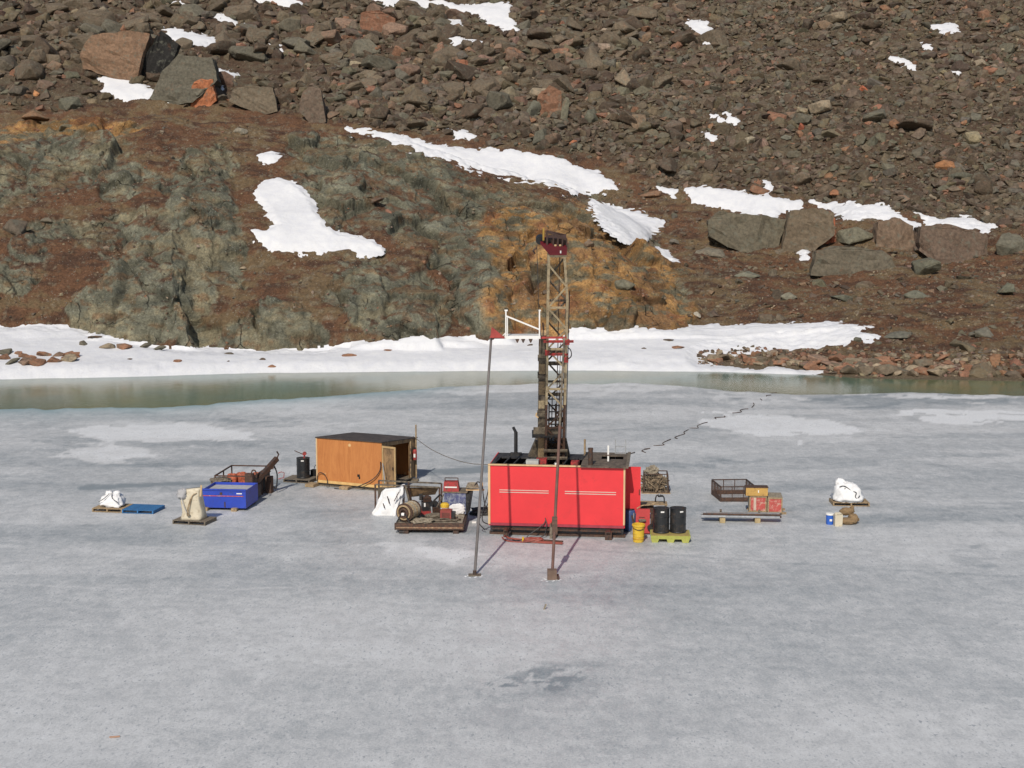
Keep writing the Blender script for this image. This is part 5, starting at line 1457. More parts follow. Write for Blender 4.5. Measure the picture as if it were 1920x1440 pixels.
MB().tube([(.72, 1.0, 1.45), (.80, 1.0, 1.62), (.74, .95, 1.75)], .035).build('hook', 'dark_steel', t)
MB().tube([(.6, .9, 1.2), (.75, .9, .8), (.7, .9, .2), (.62, .8, .3)], .03, 6, 4).build('hose', 'black_rubber', t)
MB().box((.1, -.4, .32), (.5, .9, .5)).build('base', 'black_rubber', t)
# little red bent rod sticking out of the ice right of the boom
t = MB().tube([(-.12, 0, .02), (-.02, 0, .05), (.12, 0, .08), (.14, .02, .3), (.02, .03, .33), (-.1, .02, .30), (-.1, 0, .26)], .018, 6).build('bent_rod', 'red_old')
t.location = at(527, 899); tag(t, 'thin bent reddish rod sticking out of the ice between boom and drum', 'rod')

# ---- drum by the shed
def drum(label, loc, rot, cap='black_steel', group=None):
    t = thing('steel_drum', label, 'drum', loc, rot, group)
    MB().lathe([(.27, 0), (.292, .012), (.292, .03), (.285, .05), (.285, .28), (.298, .295), (.285, .31), (.285, .57), (.298, .585), (.285, .60), (.285, .85), (.294, .862), (.294, .88), (.282, .88), (.280, .868), (.001, .868)], n=28).build('barrel', cap, t)
    MB().cyl((.15, -.1, .868), (.15, -.1, .885), .03).build('bung', 'dark_steel', t)
    a = -1.75
    pm = MB(); pts = []
    for q_ in range(5):
        an = a + q_ * .11; pts.append((.287 * math.cos(an), .287 * math.sin(an)))
    vs = [(x, y, .76) for x, y in pts] + [(x, y, .81) for x, y in pts]
    pm.add(vs, [(k, k + 1, k + 6, k + 5) for k in range(4)]); pm.build('stencil_patch', 'white_paint', t)
    return t
dl_ = at(567, 904) + Vector((0, .3, 0))
pallet('dark weathered pallet under the lone black drum left of the shed', dl_ + Vector((-.1, 0, 0)), R(-16), 'grey_wood', 1.25, 1.0)
drum('lone black drum with a red hand pump, left of the plywood shed', dl_ + Vector((0, 0, .147)), 0)
t = thing('hand_pump', 'red hand pump with long handle on the lone black drum', 'pump', dl_ + Vector((.06, -.08, 1.02)))
MB().cyl((.0, 0, 0), (.02, 0, .16), .03).build('stem', 'red_old', t)
MB().cyl((.02, -.05, .20), (.02, .05, .20), .085, n=14).build('pump_body', 'red_old', t)
MB().bar((-.03, 0, .16), (-.42, .05, .32), .03).build('handle', 'dark_steel', t)
MB().tube([(.02, -.06, .15), (.08, -.1, .0), (.04, -.12, -.1)], .018).build('spout', 'black_rubber', t)
bx = at(592, 900)
t = thing('battery_box', 'small black battery box between the lone drum and the plywood shed', 'box', bx + Vector((-.06, .25, 0)), R(-20))
MB().bb(-.17, .17, -.12, .12, .12, .42).build('case', 'black_steel', t)
MB().tube([(-.05, 0, .42), (.0, 0, .58), (.08, 0, .62), (.12, 0, .42)], .015, 6, 4).build('cable', 'black_rubber', t)
MB().bb(-.4, .25, -.15, .15, 0, .12).build('base_plank', 'dark_steel', t)

# ================================================================ SLED WITH WINCH AND GENERATOR
sl = at(743, 1000)
SR = R(-1.5)
t = thing('cargo_sled', 'low rusty steel sled with a wooden deck, loaded with winch, pump and hoses', 'sled', sl, SR)
LW, LD, LZ = 2.42, 2.35, .36
for k in range(9):
    y0 = .06 + k * (LD - .06) / 9
    MB().bb(.02, LW - .02, y0, y0 + (LD - .06) / 9 - .012, LZ - .04, LZ + .004 * (k % 3)).build('deck_board', 'straw', t)
MB().bb(-.06, LW + .04, -.04, .055, .14, LZ + .02).build('front_beam', 'rust_steel', t)
MB().bb(-.0, LW, -.06, -.041, .20, .25).build('rub_rail', mat('worn_cream', (.40, .27, .16), .7, var=.4, scale=6, dirt=(.18, .07, .04), dirt_amt=.6), t)
for x in (-.05, LW - .03): MB().bb(x, x + .08, .06, LD, .12, LZ - .045).build('side_beam', 'dark_steel', t)
for x in (.25, LW - .35): MB().bb(x, x + .2, -.08, LD + .1, 0, .12).build('runner', 'dark_steel', t)
MB().cyl((.1, -.06, .07), (.3, -.06, .07), .05).build('tow_pin', 'black_steel', t)
def on_sled(x, y, z=0): return sl + Matrix.Rotation(SR, 3, 'Z') @ Vector((x, y, LZ + .012 + z))
# hose reel
t = thing('hose_reel', 'worn drum winch wound with tan hose on the left end of the sled', 'reel', on_sled(.40, .45), R(-25))
rr = .34
MB().cyl((0, -.28, rr + .02), (0, .34, rr + .02), .22, n=20).build('core', 'dark_steel', t)
for y in (-.30, .36): MB().cyl((0, y, rr + .02), (0, y + .03, rr + .02), rr, n=24).build('flange', 'rust_steel', t)
for k in range(7): MB().tube(ring((0, -.24 + k * .09, rr + .02), .285, 'y', 20), .045).build('hose_turn', ['straw', 'raw_wood', 'straw'][k % 3], t)
MB().tube(ring((0, -.34, rr + .02), .25, 'y', 20), .035).build('front_ring', 'raw_wood', t)
MB().tube(ring((0, -.35, rr + .0), .15, 'y', 16), .04).build('front_ring', 'rust_steel', t)
MB().cyl((-.05, -.40, rr - .03), (.05, -.38, rr - .03), .06).build('hub_bolt', 'white_paint', t)
for x in (-.26, .28): MB().bar((x, -.38, 0), (x * .3, -.36, rr), .05).build('strut', 'black_steel', t)
# pump engine
t = thing('pump_engine', 'black petrol pump engine on a red-brown base at the rear of the sled', 'engine', on_sled(1.02, 1.75), R(10))
MB().bb(-.36, .40, -.25, .25, 0, .12).build('base', 'red_old', t)
MB().bb(-.25, .15, -.2, .2, .12, .45).build('crankcase', 'black_steel', t)
mb = MB()
for k in range(5): mb.bb(-.2, .1, -.17, .17, .46 + k * .035, .48 + k * .035)
mb.bb(-.12, .02, -.1, .1, .45, .68); mb.build('cylinder_fins', 'dark_steel', t)
MB().cyl((-.28, -.05, .52), (-.28, -.05, .74), .07).build('air_filter', 'black_steel', t)
MB().cyl((.25, -.1, .3), (.25, .1, .3), .15, n=16).build('pump_housing', 'black_steel', t)
MB().bar((.2, 0, .45), (.45, .05, .68), .05).build('outlet_pipe', 'black_steel', t)
MB().tube([(.45, .05, .68), (.52, .05, .6), (.5, .05, .45), (.38, .05, .42)], .03, 6, 4).build('outlet_hose', 'black_rubber', t)
MB().box((-.16, -.215, .36), (.06, .02, .14)).build('decal', 'white_paint', t)
MB().bar((.1, -.28, .0), (.08, -.28, .3), .05).build('brace', 'grey_steel', t)
# generator
t = thing('generator', 'small dark red generator standing on the sled under the yellow-capped jug', 'generator', on_sled(1.78, .62), R(-6))
MB().bb(-.2, .2, -.15, .2, .03, .38).build('case', mat('generator_red', (.30, .06, .05), .5, var=.25), t)
MB().bb(-.23, -.20, -.12, .17, 0, .36).build('side_frame', 'dark_steel', t)
MB().bb(.20, .32, -.12, .17, .0, .30).build('engine_cover', 'black_steel', t)
mb = MB()
for k in range(5): mb.bb(-.15, .15, -.158, -.151, .09 + k * .045, .11 + k * .045)
mb.build('grille', 'rust_steel', t)
t = thing('fuel_jug', 'white jug with yellow top standing behind the small generator', 'jug', on_sled(1.70, .98), 0)
MB().lathe([(.001, 0), (.15, .01), (.155, .35), (.13, .46), (.06, .50), (.001, .50)], n=16).build('body', 'white_fabric', t, smooth=True)
MB().lathe([(.165, .40), (.165, .50), (.10, .56), (.001, .57)], n=16).build('cap', 'yellow_paint', t)
# tangled hoses and sacking on the deck
for k, (pts, r, mm, lab) in enumerate([
    ([(.75, .9, .03), (1.0, .6, .04), (1.25, .35, .04), (1.6, .25, .04), (2.0, .35, .04), (2.3, .6, .04)], .035, 'grey_wood', 'grey hose snaking along the front of the sled deck'),
    ([(.8, 1.2, .03), (1.0, .95, .05), (1.1, .65, .06), (1.4, .45, .08), (1.8, .40, .08), (2.2, .2, .05)], .03, 'mast_dark', 'brown hose lying behind the grey hose on the sled deck'),
    ([(1.95, .7, .05), (2.1, .9, .25), (2.05, .7, .1), (2.3, .5, .04)], .025, 'dark_steel', 'short dark hose curling up right of the generator')]):
    o = MB().tube([on_sled(*q) for q in pts], r, 6, 6).build('hose', mm); tag(o, lab, 'hose', 'hoses on the sled')
o = MB().lump((0, 0, .06), (.8, .55, .16), e=.8, amp=.2, seed=12).build('sacking', 'straw'); o.location = on_sled(.95, .18); tag(o, 'crumpled grey-tan sacking on the front left of the sled deck', 'sacking')
o = MB().lump((0, 0, .06), (.7, .45, .16), e=.8, amp=.2, seed=14).build('sacking', 'grey_wood'); o.location = on_sled(1.35, 1.1); tag(o, 'dark grey sacking heaped in the middle of the sled deck', 'sacking')
t = thing('shovel', 'grey shovel leaning with its blade down behind the sled sacking', 'shovel', on_sled(1.32, 1.5), 0)
MB().box((0, 0, .14), (.24, .05, .28), (.25, 0, .1)).build('blade', 'dark_steel', t)
MB().bar((.02, .02, .25), (.36, .3, .82), .03).build('shaft', 'grey_wood', t)
# blue crate at the rear right, partly overhanging
cr_ = on_sled(2.02, 1.62)
t = thing('plastic_crate', 'faded blue crate with frosted front at the rear right of the sled', 'crate', cr_, R(-5))
MB().bb(-.40, .42, 0, .03, 0, .80).build('front_panel', 'blue_dull', t)
MB().bb(-.40, .42, .8, .83, 0, .80).build('back_panel', 'blue_dull', t)
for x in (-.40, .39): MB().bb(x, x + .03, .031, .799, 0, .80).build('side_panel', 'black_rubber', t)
MB().bb(-.36, .38, .035, .79, .5, .76).build('contents', 'dark_steel', t)
MB().bb(-.46, .48, -.03, .86, .802, .84).build('lid_board', 'grey_wood', t)
MB().hexa([(.423, .05, .0), (.50, .1, .0), (.50, .7, .0), (.423, .75, .0), (.423, .0, .75), (.62, .0, .80), (.62, .8, .80), (.423, .8, .75)]).build('black_liner', 'black_rubber', t)
MB().lump((.1, -.06, .20), (.62, .14, .40), e=.8, amp=.12, seed=21, flat=False).build('frost_patch', 'white_fabric', t)
t = thing('red_heater', 'red heater with black carrying frame on top of the faded blue crate', 'heater', cr_ + Vector((-.12, .25, .842)), R(-4))
MB().hexa([(-.30, -.2, 0), (.30, -.2, 0), (.30, .2, 0), (-.30, .2, 0), (-.27, -.17, .36), (.25, -.17, .36), (.25, .17, .36), (-.27, .17, .36)]).build('case', 'red_old', t)
MB().bb(-.24, .22, -.212, -.203, .14, .19).build('name_strip', 'white_paint', t)
fr2 = MB(); fr2.bar((-.25, 0, .36), (-.25, 0, .48), .03); fr2.bar((.24, 0, .36), (.24, 0, .48), .03); fr2.bar((-.26, 0, .48), (.25, 0, .48), .03); fr2.build('handle', 'dark_steel', t)
t = thing('plank', 'pale plank carrying a coiled grey hose, jutting right from the blue crate', 'plank', cr_ + Vector((.72, .3, .842)), R(-3))
MB().bb(-.30, .38, -.08, .08, 0, .04).build('board', 'cream_wood', t)
MB().bb(.28, .34, -.06, -.0, .04, .30).build('upright', 'cream_wood', t)
o = MB(); 
for k in range(4): o.tube([(x, y * .5, .07 + .05 * k) for x, y, z in ring((0, 0, 0), .22 - .02 * k, 'z', 16)], .035)
o = o.build('coiled_hose', 'straw'); o.location = cr_ + Vector((.66, .3, .885)); tag(o, 'coil of grey hose resting on the pale plank by the blue crate', 'hose')
o = MB().tube([cr_ + Vector(q) for q in ((.7, .2, .95), (.85, .2, 1.18), (1.02, .15, 1.05), (1.08, .1, .6), (1.2, .0, .1), (1.4, .1, -.1), (1.75, .4, .3), (2.05, .8, .9))], .022, 6, 6).build('hose', 'black_rubber'); tag(o, 'black hose drooping from the pale plank toward the red shack', 'hose')
# black sack between the sled and the shack
o = MB().lump((0, 0, .12), (.9, .6, .34), e=.7, amp=.14, seed=33).build('tarpaulin', 'black_rubber'); o.location = at(903, 968) + Vector((0, .3, 0)); tag(o, 'crumpled black tarpaulin between the sled and the left end of the red shack', 'tarpaulin')

# ---- pipe rack with plywood behind the sled
rk0 = at(717, 934); 
t = thing('pipe_rack', 'rusty pipe rack standing behind the sled, holding boards up on its rails', 'rack', (rk0.x, 50.9, 0), R(-2))
RW = 2.5
for x, y, h in ((0, 0, 1.12), (RW, 0, 1.02), (1.12, -.1, 1.12), (0.02, .9, 1.1), (RW, .9, 1.0), (1.2, .9, 1.05)):
    MB().bar((x, y, 0), (x, y, h), .065).build('leg', 'rust_steel', t)
for y in (0, .9): MB().bar((0, y, 1.12 if y == 0 else 1.1), (RW, y, 1.02 if y == 0 else 1.0), .055).build('rail', 'mast_dark', t)
MB().bar((1.18, -.12, 1.1), (1.42, -.05, .1), .10, .06).build('brace', 'mast_dark', t)
MB().bar((1.30, -.1, 1.1), (1.45, .1, .0), .07, .06).build('brace', 'dark_steel', t)
MB().bar((.35, -.15, .02), (.98, -.1, .9), .03).build('stay_rod', 'grey_steel', t)
MB().bar((1.05, -.2, .0), (1.0, -.1, 1.0), .025).build('stay_rod', 'grey_steel', t)
MB().bar((1.78, -.2, .72), (2.48, -.05, .28), .07, .05).build('stay_rod', 'grey_wood', t)
p3 = Vector((rk0.x, 50.9, 0))
o = MB().hexa([(1.22, -.02, .70), (2.46, -.02, 1.00), (2.46, .85, .98), (1.22, .85, 1.04), (1.22, -.02, .73), (2.46, -.02, 1.03), (2.46, .85, 1.01), (1.22, .85, 1.07)])
o = MB().hexa([(1.15, 0, .98), (2.46, 0, .98), (2.3, 0.5, .62), (1.25, .3, .55), (1.15, .03, .995), (2.46, .03, .995), (2.3, .53, .635), (1.25, .33, .565)]).build('plywood_board', 'plywood_shade_worn'); o.location = p3
tag(o, 'brown weathered plywood board slung under the right half of the pipe rack', 'board')
o = MB().hexa([(.1, .0, 1.0), (1.1, .0, 1.0), (1.1, .3, .62), (.1, .2, .66), (.1, .03, 1.01), (1.1, .03, 1.01), (1.1, .33, .63), (.1, .23, .67)]).build('plywood_board', 'grey_wood'); o.location = p3
tag(o, 'grey weathered board slung under the left half of the pipe rack', 'board')
# white tarp bag hanging by the rack
pw_ = at(732, 966)
t = thing('white_tarpaulin', 'white tarpaulin draped over boxes left of the sled winch', 'tarpaulin', pw_ + Vector((0, .25, 0)), R(-6))
vs = []; NU, NV = 56, 24
for i in range(NV + 1):
    s = i / NV
    for k in range(NU):
        a = 2 * math.pi * k / NU; ca_, sa_ = math.cos(a), math.sin(a)
        ex2 = math.copysign(abs(ca_) ** .45, ca_); ey2 = math.copysign(abs(sa_) ** .45, sa_)
        wl = (.62 * (1 - s) + .27 * s); wr = (.40 * (1 - s) + .56 * s)
        wd = (.42 * (1 - s) + .22 * s)
        x = ex2 * (wr if ex2 > 0 else wl); y = ey2 * wd
        fold = .10 * math.sin(a * 5 + s * 4 + math.sin(s * 9)) * (1 - s * .3) + .07 * math.sin(a * 9 - s * 8) + .04 * math.sin(a * 15 + s * 11)
        vs.append((x * (1 + fold) - .05, y * (1 + fold) + .05 * s, s * 1.0 + (.10 * ex2 * s) + .05 * math.sin(a * 3 + 1) * s + (.02 * math.sin(k * 1.9) if i == 0 else 0)))
fs = [(i * NU + k, i * NU + (k + 1) % NU, (i + 1) * NU + (k + 1) % NU, (i + 1) * NU + k) for i in range(NV) for k in range(NU)] + [tuple(range(NV * NU, NV * NU + NU))]
MB().add(vs, fs).build('sheet', 'white_fabric', t, smooth=True)
for x0, z0, x1, z1 in ((-.05, .78, .03, .5), (-.22, .5, -.16, .32), (.40, .95, .22, .60)):
    MB().bar((x0, -.42, z0), (x1, -.45, z1), .028).build('strap', 'dark_steel', t)

# ================================================================ RIGHT-HAND GROUP
# net basket of cuttings behind the door
nb_ = at(1229, 926)
t = thing('wire_basket', 'wire basket piled with brown scrap and cut brush behind the red door', 'basket', nb_ + Vector((.05, .45, 0)), R(-4))
bw_, bd_, bh_ = 1.05, .85, .82
for x in (-bw_ / 2, bw_ / 2):
    for y in (-bd_ / 2, bd_ / 2): MB().bar((x, y, 0), (x * .92, y * .9, bh_), .04).build('post', 'rust_steel', t)
for z in (.05, bh_):
    k_ = 1 if z < .1 else .92
    for p, q_ in (((-1, -1), (1, -1)), ((1, -1), (1, 1)), ((1, 1), (-1, 1)), ((-1, 1), (-1, -1))):
        MB().bar((p[0] * bw_ / 2 * k_, p[1] * bd_ / 2 * k_, z), (q_[0] * bw_ / 2 * k_, q_[1] * bd_ / 2 * k_, z), .035).build('rail', 'rust_steel', t)
mb = MB()
for k in range(11):
    x = -bw_ / 2 + bw_ * (k + .5) / 11; mb.bar((x, -bd_ / 2, .05), (x * .92, -bd_ / 2 * .92, bh_), .012)
for k in range(6): mb.bar((-bw_ / 2, -bd_ / 2, .1 + .12 * k), (bw_ / 2, -bd_ / 2, .1 + .12 * k), .010)
mb.build('wire_mesh', 'grey_wood', t)
MB().box((0, 0, .02), (1.2, .9, .04)).build('base_board', 'raw_wood', t)
mb = MB(); rs = random.Random(5)
mb.lump((-.05, 0, .35), (.92, .72, .75), e=.7, amp=.2, seed=41)
for k in range(130):
    x, y = rs.uniform(-.5, .46), rs.uniform(-.46, .3); z = rs.uniform(.1, .55 + .5 * (.5 - abs(x + .05)))
    d = Vector((rs.uniform(-1, 1), rs.uniform(-.4, .4), rs.uniform(-.6, .6))).normalized() * rs.uniform(.08, .2)
    mb.bar(Vector((x, y, z)) - d, Vector((x, y, z)) + d, rs.uniform(.02, .06))
o = mb.build('scrap_brush', mat('brush', (.17, .115, .07), .9, var=.6, scale=9, dirt=(.36, .28, .18), dirt_amt=.5)); o.location = nb_ + Vector((.0, .45, .03)); o.rotation_euler = (0, 0, R(-4))
tag(o, 'heap of brown cut brush and scrap filling the wire basket', 'brush heap', kind='stuff')
o = MB().lump((0, 0, 0), (.6, .4, .42), e=.8, amp=.2, seed=47, flat=False).build('grey_cloth', 'straw'); o.location = nb_ + Vector((-.12, .3, .92)); tag(o, 'crumpled grey cloth lying on top of the brush heap', 'cloth')
# blue barrel at the corner
bl = at(1181, 1000) + Vector((0, .45, 0))
t = thing('blue_barrel', 'dark blue plastic barrel tucked against the right end of the red shack', 'barrel', bl)
MB().lathe([(.19, 0), (.24, .03), (.245, .3), (.24, .72), (.20, .80), (.001, .80)], n=20).build('body', mat('barrel_blue', (.05, .09, .22), .5, var=.25), t, smooth=True)
MB().lathe([(.205, .79), (.205, .83), (.001, .83)], n=20).build('lid', 'black_rubber', t)
# compressor / pump unit
pu = at(1200, 1008)
t = thing('pump_unit', 'red pump unit with upright panel and black fittings, behind the yellow bucket', 'pump', pu + Vector((.10, .25, 0)), R(-5))
MB().hexa([(-.25, 0, .1), (.27, 0, .1), (.27, .3, .1), (-.25, .3, .1), (-.22, 0, .98), (.27, 0, .98), (.25, .28, .95), (-.22, .28, .95)]).build('red_panel', mat('pump_red', (.50, .055, .055), .55, var=.2, scale=3), t)
MB().bb(.3, .42, .0, .3, .05, .8).build('side_plate', 'rust_steel', t)
MB().bb(-.42, .45, -.1, .55, 0, .06).build('base', 'grey_steel', t)
MB().bar((-.36, -.02, .06), (-.30, .1, .82), .035).build('frame_tube', 'grey_steel', t)
MB().bar((-.27, -.05, .3), (-.38, 0, .75), .05).build('frame_tube', 'rust_steel', t)
MB().bar((.36, -.05, .0), (.46, .0, .95), .035).build('frame_tube', 'grey_steel', t)
MB().cyl((.30, -.06, .32), (.30, .06, .32), .12, n=14).build('valve_wheel', 'black_steel', t)
MB().cyl((.36, -.05, .38), (.42, -.05, .62), .05).build('black_fitting', 'black_steel', t)
MB().tube([(-.2, .1, .98), (.0, .1, 1.1), (.25, .1, 1.12), (.5, .2, 1.2)], .022, 6, 4).build('brass_pipe', 'raw_wood', t)
MB().bb(-.12, .08, -.012, -.002, .68, .70).build('name_strip', 'rust_steel', t)
MB().lump((0, -.05, .58), (.28, .12, .12), e=.8, amp=.1, seed=51, flat=False).build('glove', 'grey_wood', t)
t = thing('yellow_bucket', 'tall yellow bucket in front of the red pump unit', 'bucket', at(1198, 1018) + Vector((0, .2, 0)))
MB().lathe([(.001, 0), (.185, 0), (.19, .03), (.195, .2), (.205, .21), (.205, .24), (.2, .25), (.215, .56), (.235, .57), (.235, .63), (.215, .64), (.20, .63), (.19, .3), (.001, .28)], n=22).build('body', 'yellow_paint', t, smooth=False)
MB().tube([(-.22, 0, .60), (-.2, -.14, .52), (0, -.24, .46), (.2, -.14, .52), (.22, 0, .60)], .012, 6, 4).build('bail_handle', 'dark_steel', t)
MB().lathe([(.198, .10), (.203, .11), (.203, .14), (.198, .15)], n=22).build('lower_band', mat('yellow_deep', (.55, .30, .02), .5), t)
# spill pallet with two drums
sp_ = at(1259, 1018)
t = thing('spill_pallet', 'lime yellow plastic spill pallet carrying two black drums', 'spill pallet', sp_ + Vector((0, .42, 0)), R(-4))
MB().hexa([(-.68, -.42, .13), (.68, -.42, .13), (.68, .55, .13), (-.68, .55, .13), (-.70, -.44, .25), (.70, -.44, .25), (.70, .57, .25), (-.70, .57, .25)]).build('tray', 'lime_plastic', t)
for x in (-.55, 0, .52):
    for y in (-.38, .4):
        MB().hexa([(x - .10, y - .04, 0), (x + .10, y - .04, 0), (x + .10, y + .1, 0), (x - .10, y + .1, 0), (x - .14, y - .05, .13), (x + .14, y - .05, .13), (x + .14, y + .12, .13), (x - .14, y + .12, .13)]).build('foot', 'lime_plastic', t)
MB().bb(-.66, .66, -.40, .53, .251, .262).build('grate', mat('grate_tan', (.36, .27, .09), .7, var=.3), t)
drum('left black drum on the lime yellow spill pallet', sp_ + Vector((-.31, .55, .263)), 0, group='black drums on the spill pallet')
drum('right black drum on the lime yellow spill pallet', sp_ + Vector((.29, .58, .263)), .3, group='black drums on the spill pallet')
# bench behind
bn = at(1228, 985)
t = thing('work_bench', 'low wooden bench behind the two black drums, cluttered on top', 'bench', bn + Vector((.05, .9, 0)), R(-4))
MB().bb(-.55, .5, -.25, .35, .62, .66).build('top', 'raw_wood', t)
for x in (-.5, .45):
    for y in (-.2, .3): MB().bb(x - .03, x + .03, y - .03, y + .03, 0, .62).build('leg', 'grey_wood', t)
MB().bb(-.55, .0, -.1, .3, .3, .5).build('shelf_box', 'dark_steel', t)
t = thing('hand_pump', 'black looped hand pump standing on the bench behind the drums', 'pump', bn + Vector((.27, .9, .66)))
MB().tube([(-.17, 0, 0), (-.15, 0, .22), (-.08, 0, .30), (.08, 0, .28), (.16, 0, .2), (.17, 0, 0)], .025, 6, 4).build('loop', 'black_steel', t)
MB().cyl((-.02, 0, .22), (-.02, 0, .36), .04).build('body', 'grey_steel', t)
MB().box((.02, -.02, .27), (.2, .06, .06)).build('handle', 'black_steel', t)

# wire cage
wc = at(1378, 941)
t = thing('wire_cage', 'empty rusty mesh cage with open top, left of the red crates', 'cage', wc + Vector((0, .02, 0)), R(3))
cx0, cx1, cy1, hz = -.58, .82, 1.5, .62
cor = [(cx0, 0), (cx1, 0), (cx1 - .02, cy1), (cx0 - .06, cy1)]
for x, y in cor: MB().bar((x, y, 0), (x, y, hz), .045).build('post', 'dark_steel', t)
for i in range(4):
    a, b_ = cor[i], cor[(i + 1) % 4]
    for z in (.03, hz): MB().bar((*a, z), (*b_, z), .04).build('rail', 'dark_steel', t)
    n_ = 3 if i % 2 == 0 else 3
    for k in range(1, n_):
        x = a[0] + (b_[0] - a[0]) * k / n_; y = a[1] + (b_[1] - a[1]) * k / n_
        MB().bar((x, y, 0), (x, y, hz), .03).build('upright', 'dark_steel', t)
    ms_ = MB(); L_ = math.hypot(b_[0] - a[0], b_[1] - a[1]); q_ = int(L_ / .05)
    for k in range(q_):
        x = a[0] + (b_[0] - a[0]) * k / q_; y = a[1] + (b_[1] - a[1]) * k / q_
        ms_.bar((x, y, .03), (x, y, hz), .007)
    for k in range(11): ms_.bar((*a, .05 + k * .052), (*b_, .05 + k * .052), .007)
    ms_.build('wire_mesh', 'rust_steel', t)
    MB().bar((*a, .10), (*b_, .10), .01, .16).build('kick_plate', 'rust_steel', t)
# red crates and yellow box
def red_crate(lab, loc, rot, w, d, h, bare):
    t = thing('wooden_crate', lab, 'crate', loc, rot, 'red crates on the runner')
    MB().bb(-w / 2 + .03, w / 2 - .03, .02, d - .02, .04, h - .03).build('panels', 'brick_red', t)
    for x in (-w / 2, w / 2 - .05):
        for y in (0, d - .05): MB().bb(x, x + .05, y, y + .05, 0, h).build('corner_post', 'raw_wood', t)
    for z in (.0, h - .05):
        MB().bb(-w / 2 + .05, w / 2 - .05, 0, .04, z, z + .05).build('edge_batten', 'raw_wood', t)
    for y in range(4):
        MB().bb(-w / 2, w / 2, .01 + y * d / 4, (y + 1) * d / 4 - .01, h + .002, h + .02).build('lid_board', 'straw', t)
    if bare: MB().bb(-w / 2 + .16, -w / 2 + .26, -.0, .019, .06, h - .06).build('bare_board', mat('worn_cream2', (.55, .42, .33), .7, var=.2), t)
    MB().bb(-w / 2 - .012, -w / 2, .06, d - .06, .05, h - .05).build('side_panel', 'straw', t)
    return t
c1p = at(1421, 960, .08); c2p = at(1452, 962, .08)
red_crate('left red crate with a bare scraped stripe, under the yellow box', c1p, R(-7), .66, .85, .62, True)
red_crate('right red crate with weathered lid boards, beside the yellow box', c2p + Vector((.02, 0, 0)), R(-7), .56, .95, .60, False)
t = thing('yellow_box', 'long ochre yellow box resting on the left red crate', 'box', c1p + Vector((-.04, -.03, .645)), R(-4))
MB().bb(-.44, .40, 0, .40, .0, .31).build('body', mat('box_ochre', (.55, .33, .09), .6, var=.15, scale=4, dirt=(.30, .16, .05), dirt_amt=.3), t)
MB().bb(-.46, .42, -.015, .42, .312, .34).build('lid', 'rust_steel', t)
MB().bb(-.455, -.44, -.01, .41, .0, .31).build('end_plate', 'rust_steel', t)
MB().bb(.02, .06, -.012, -.001, .12, .22).build('latch', 'white_paint', t)
t = thing('wooden_runner', 'wooden runner poking out under the red crates', 'runner', at(1440, 965) + Vector((0, .1, 0)), R(-7))
for y in (0, .7): MB().bb(-.75, .72, y, y + .1, 0, .078).build('beam', 'raw_wood', t)
# drill rods on blocks
rp = at(1391, 980)
t1_, t2_ = None, None
for k, x in enumerate((-.72, .60)):
    o = MB().box((0, 0, .09), (.20, .55, .18)).build('timber_block', mat('block_pale', (.42, .32, .17), .8, var=.3)); o.location = rp + Vector((x, .2, 0)); o.rotation_euler = (0, 0, R(-4))
    tag(o, ['left', 'right'][k] + ' timber block holding up the bundle of steel drill rods', 'timber block')
t = thing('drill_rods', 'bundle of long shiny steel drill rods lying on two timber blocks', 'rods', rp + Vector((0, .2, .18)), R(-4.5))
for r_ in range(2):
    for k in range(5 - r_):
        xo = .06 * ((k * 3 + r_) % 4)
        MB().cyl((-1.5 + xo, -.2 + k * .088 + r_ * .044, .045 + r_ * .075), (1.42 + xo * .4, -.2 + k * .088 + r_ * .044, .045 + r_ * .075), .043, n=10).build('rod', ['grey_steel', 'dark_steel', 'grey_steel', 'mast_dark', 'grey_steel'][(k + r_) % 5], t)
for x in (-.76, .68): MB().box((x, .08, .2), (.07, .08, .12)).build('stay_block', 'grey_wood', t)
# white bulk bag far right
wb = at(1597, 950) + Vector((0, .5, 0))
pallet('mostly hidden wooden pallet under the white bulk bag at the right', wb + Vector((.02, 0, 0)), R(-3), 'raw_wood', 1.45, .9)
bg_ = bulk_bag('upright white bulk bag with dark straps on a pallet at the far right', wb + Vector((-.02, 0, .10)), R(-3), 1.42, .92, 'white_fabric', 17, .42, (-.16, 0), False)
MB().lump((-.30, 0, .78), (.62, .40, .34), e=1.0, amp=.16, seed=60, flat=False, taper=.45, lean=(-.15, 0)).build('gathered_top', 'white_fabric', bg_, smooth=True)
for pts in ([(-.42, -.30, .66), (-.25, -.34, .70), (-.1, -.36, .62), (.05, -.4, .5)], [(.10, -.43, .50), (.22, -.45, .45), (.18, -.47, .30), (.26, -.47, .22), (.36, -.45, .34)], [(-.2, -.34, .62), (-.24, -.36, .52)]):
    MB().tube(pts, .018, 6, 4).build('strap', 'black_rubber', bg_)
pb = at(1558, 985) + Vector((0, .2, 0))
t = thing('plastic_pail', 'blue pail with white lid on the ice at the far right', 'pail', pb)
MB().lathe([(.001, 0), (.13, 0), (.145, .36), (.001, .36)], n=20).build('body', mat('pail_blue', (.03, .12, .50), .45, var=.1), t, smooth=False)
MB().lathe([(.152, .36), (.152, .41), (.14, .425), (.001, .425)], n=20).build('lid', 'white_paint', t)
MB().bb(-.04, .05, -.150, -.142, .14, .22).build('label', 'white_paint', t)
pb = at(1572, 988) + Vector((.02, .18, 0))
t = thing('cream_pail', 'cream coloured dented pail between the blue pail and the brown sacks', 'pail', pb)
MB().hexa([(-.13, -.12, 0), (.14, -.12, 0), (.14, .14, 0), (-.13, .14, 0), (-.14, -.13, .42), (.15, -.13, .45), (.15, .15, .45), (-.14, .15, .42)]).build('body', 'cream_fabric', t)
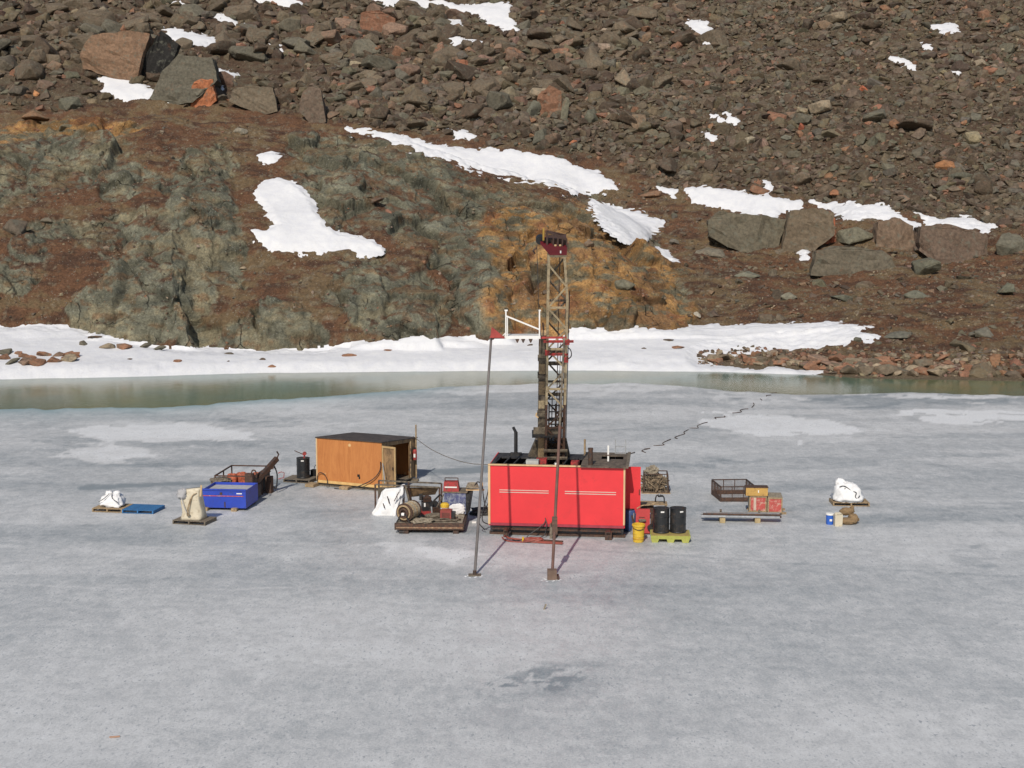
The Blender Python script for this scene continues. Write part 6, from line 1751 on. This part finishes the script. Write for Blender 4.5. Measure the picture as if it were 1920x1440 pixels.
MB().lump((0, 0, .45), (.26, .24, .12), e=.7, amp=.15, seed=70, flat=False).build('crumpled_top', 'cream_fabric', t)
for k, (x, y, z, s_5, rt, lab) in enumerate([(1592, 986, 0, (.62, .45, .26), 0, 'lower left brown sack lying beside the cream pail'), (1603, 985, .0, (.36, .4, .40), 0, 'right end brown sack with a tied frayed mouth'), (1589, 982, .24, (.50, .36, .34), .5, 'upper brown sack lying tilted on top of the other sacks')]):
    p = at(x, y) + Vector((0, .28, z))
    t = thing('burlap_sack', lab, 'sack', p, 0, 'brown sacks at the far right')
    mb = MB().lump((0, 0, s_5[2] * .47), s_5, e=.75, amp=.10, seed=80 + k, rot=0)
    if k == 2: mb = MB().lump((0, 0, s_5[2] * .5), (.56, .34, .30), e=.8, amp=.08, seed=83, lean=(.25, 0), flat=False)
    mb.build('sack_body', 'burlap', t, smooth=True)
    MB().lump((s_5[0] * .45, -.02, s_5[2] * (.4 if k != 2 else .95)), (.14, .12, .14), e=.9, amp=.2, seed=90 + k, flat=False).build('sack_mouth', 'burlap', t)

# ================================================================ LINES ON THE ICE
# half-frozen water hose running to the open water: it dips in and out of the ice
ptsr = [(1180, 852), (1206, 848), (1212, 842), (1236, 836), (1255, 826), (1270, 822), (1290, 806), (1305, 802), (1330, 790), (1350, 783), (1372, 777), (1392, 770), (1408, 764), (1425, 750), (1440, 742), (1455, 737), (1448, 733)]
rs = random.Random(3)
o_ = thing('water_hose', 'dark water hose half frozen in, trailing from the shack to the open water', 'hose', at(1206, 848))
pts = []
for i in range(len(ptsr) - 1):
    a, b_ = at(*ptsr[i]), at(*ptsr[i + 1])
    for k in range(4):
        p = a.lerp(b_, k / 4); pts.append(p)
seg = []; cur = []
for i, p in enumerate(pts):
    s = math.sin(i * 1.7) + .6 * math.sin(i * .9 + 1)
    q_ = p + Vector((.12 * math.sin(i * 2.1), .22 * math.sin(i * 1.3), .02 + .012 * s))
    if s > -.75: cur.append(q_)
    elif len(cur) > 1: seg.append(cur); cur = []
    else: cur = []
if len(cur) > 1: seg.append(cur)
for sg in seg: MB().tube(sg, .022, 5, 4).build('hose_length', 'dark_steel', o_, world=True)
a, b_ = at(783, 822, 1.95), at(922, 862, 2.3)
a = Vector((f0.x + 4.0, f0.y + 1.6, 1.9)); b_ = Vector((fl.x + .1, fl.y + 1.0, 2.4))
mid = (a + b_) / 2 - Vector((0, 0, .35))
o = MB().tube([a, a.lerp(mid, .5) - Vector((0, 0, .1)), mid, b_.lerp(mid, .5) - Vector((0, 0, .1)), b_], .014, 5, 5).build('power_cable', 'grey_wood')
tag(o, 'thin cable strung from the plywood shed to the red shack', 'cable')
o = MB().bar((0, 0, 0), (.06, .02, .16), .04).build('marker_stake', 'straw'); o.location = at(1020, 1143); tag(o, 'tiny pale stake stuck in the ice in front of the shack', 'stake')
o = MB().box((0, 0, .01), (.22, .05, .02), (0, 0, .2)).build('wood_splinter', mat('splinter', (.50, .30, .20), .8)); o.location = at(215, 1382); tag(o, 'small tan wood splinter lying on the open ice at lower left', 'splinter')
o = MB().bar((0, 0, 0), (.2, .02, .12), .05).build('wood_splinter', 'dark_steel'); o.location = at(508, 880); tag(o, 'tiny dark stick on the ice right of the boom', 'stick')
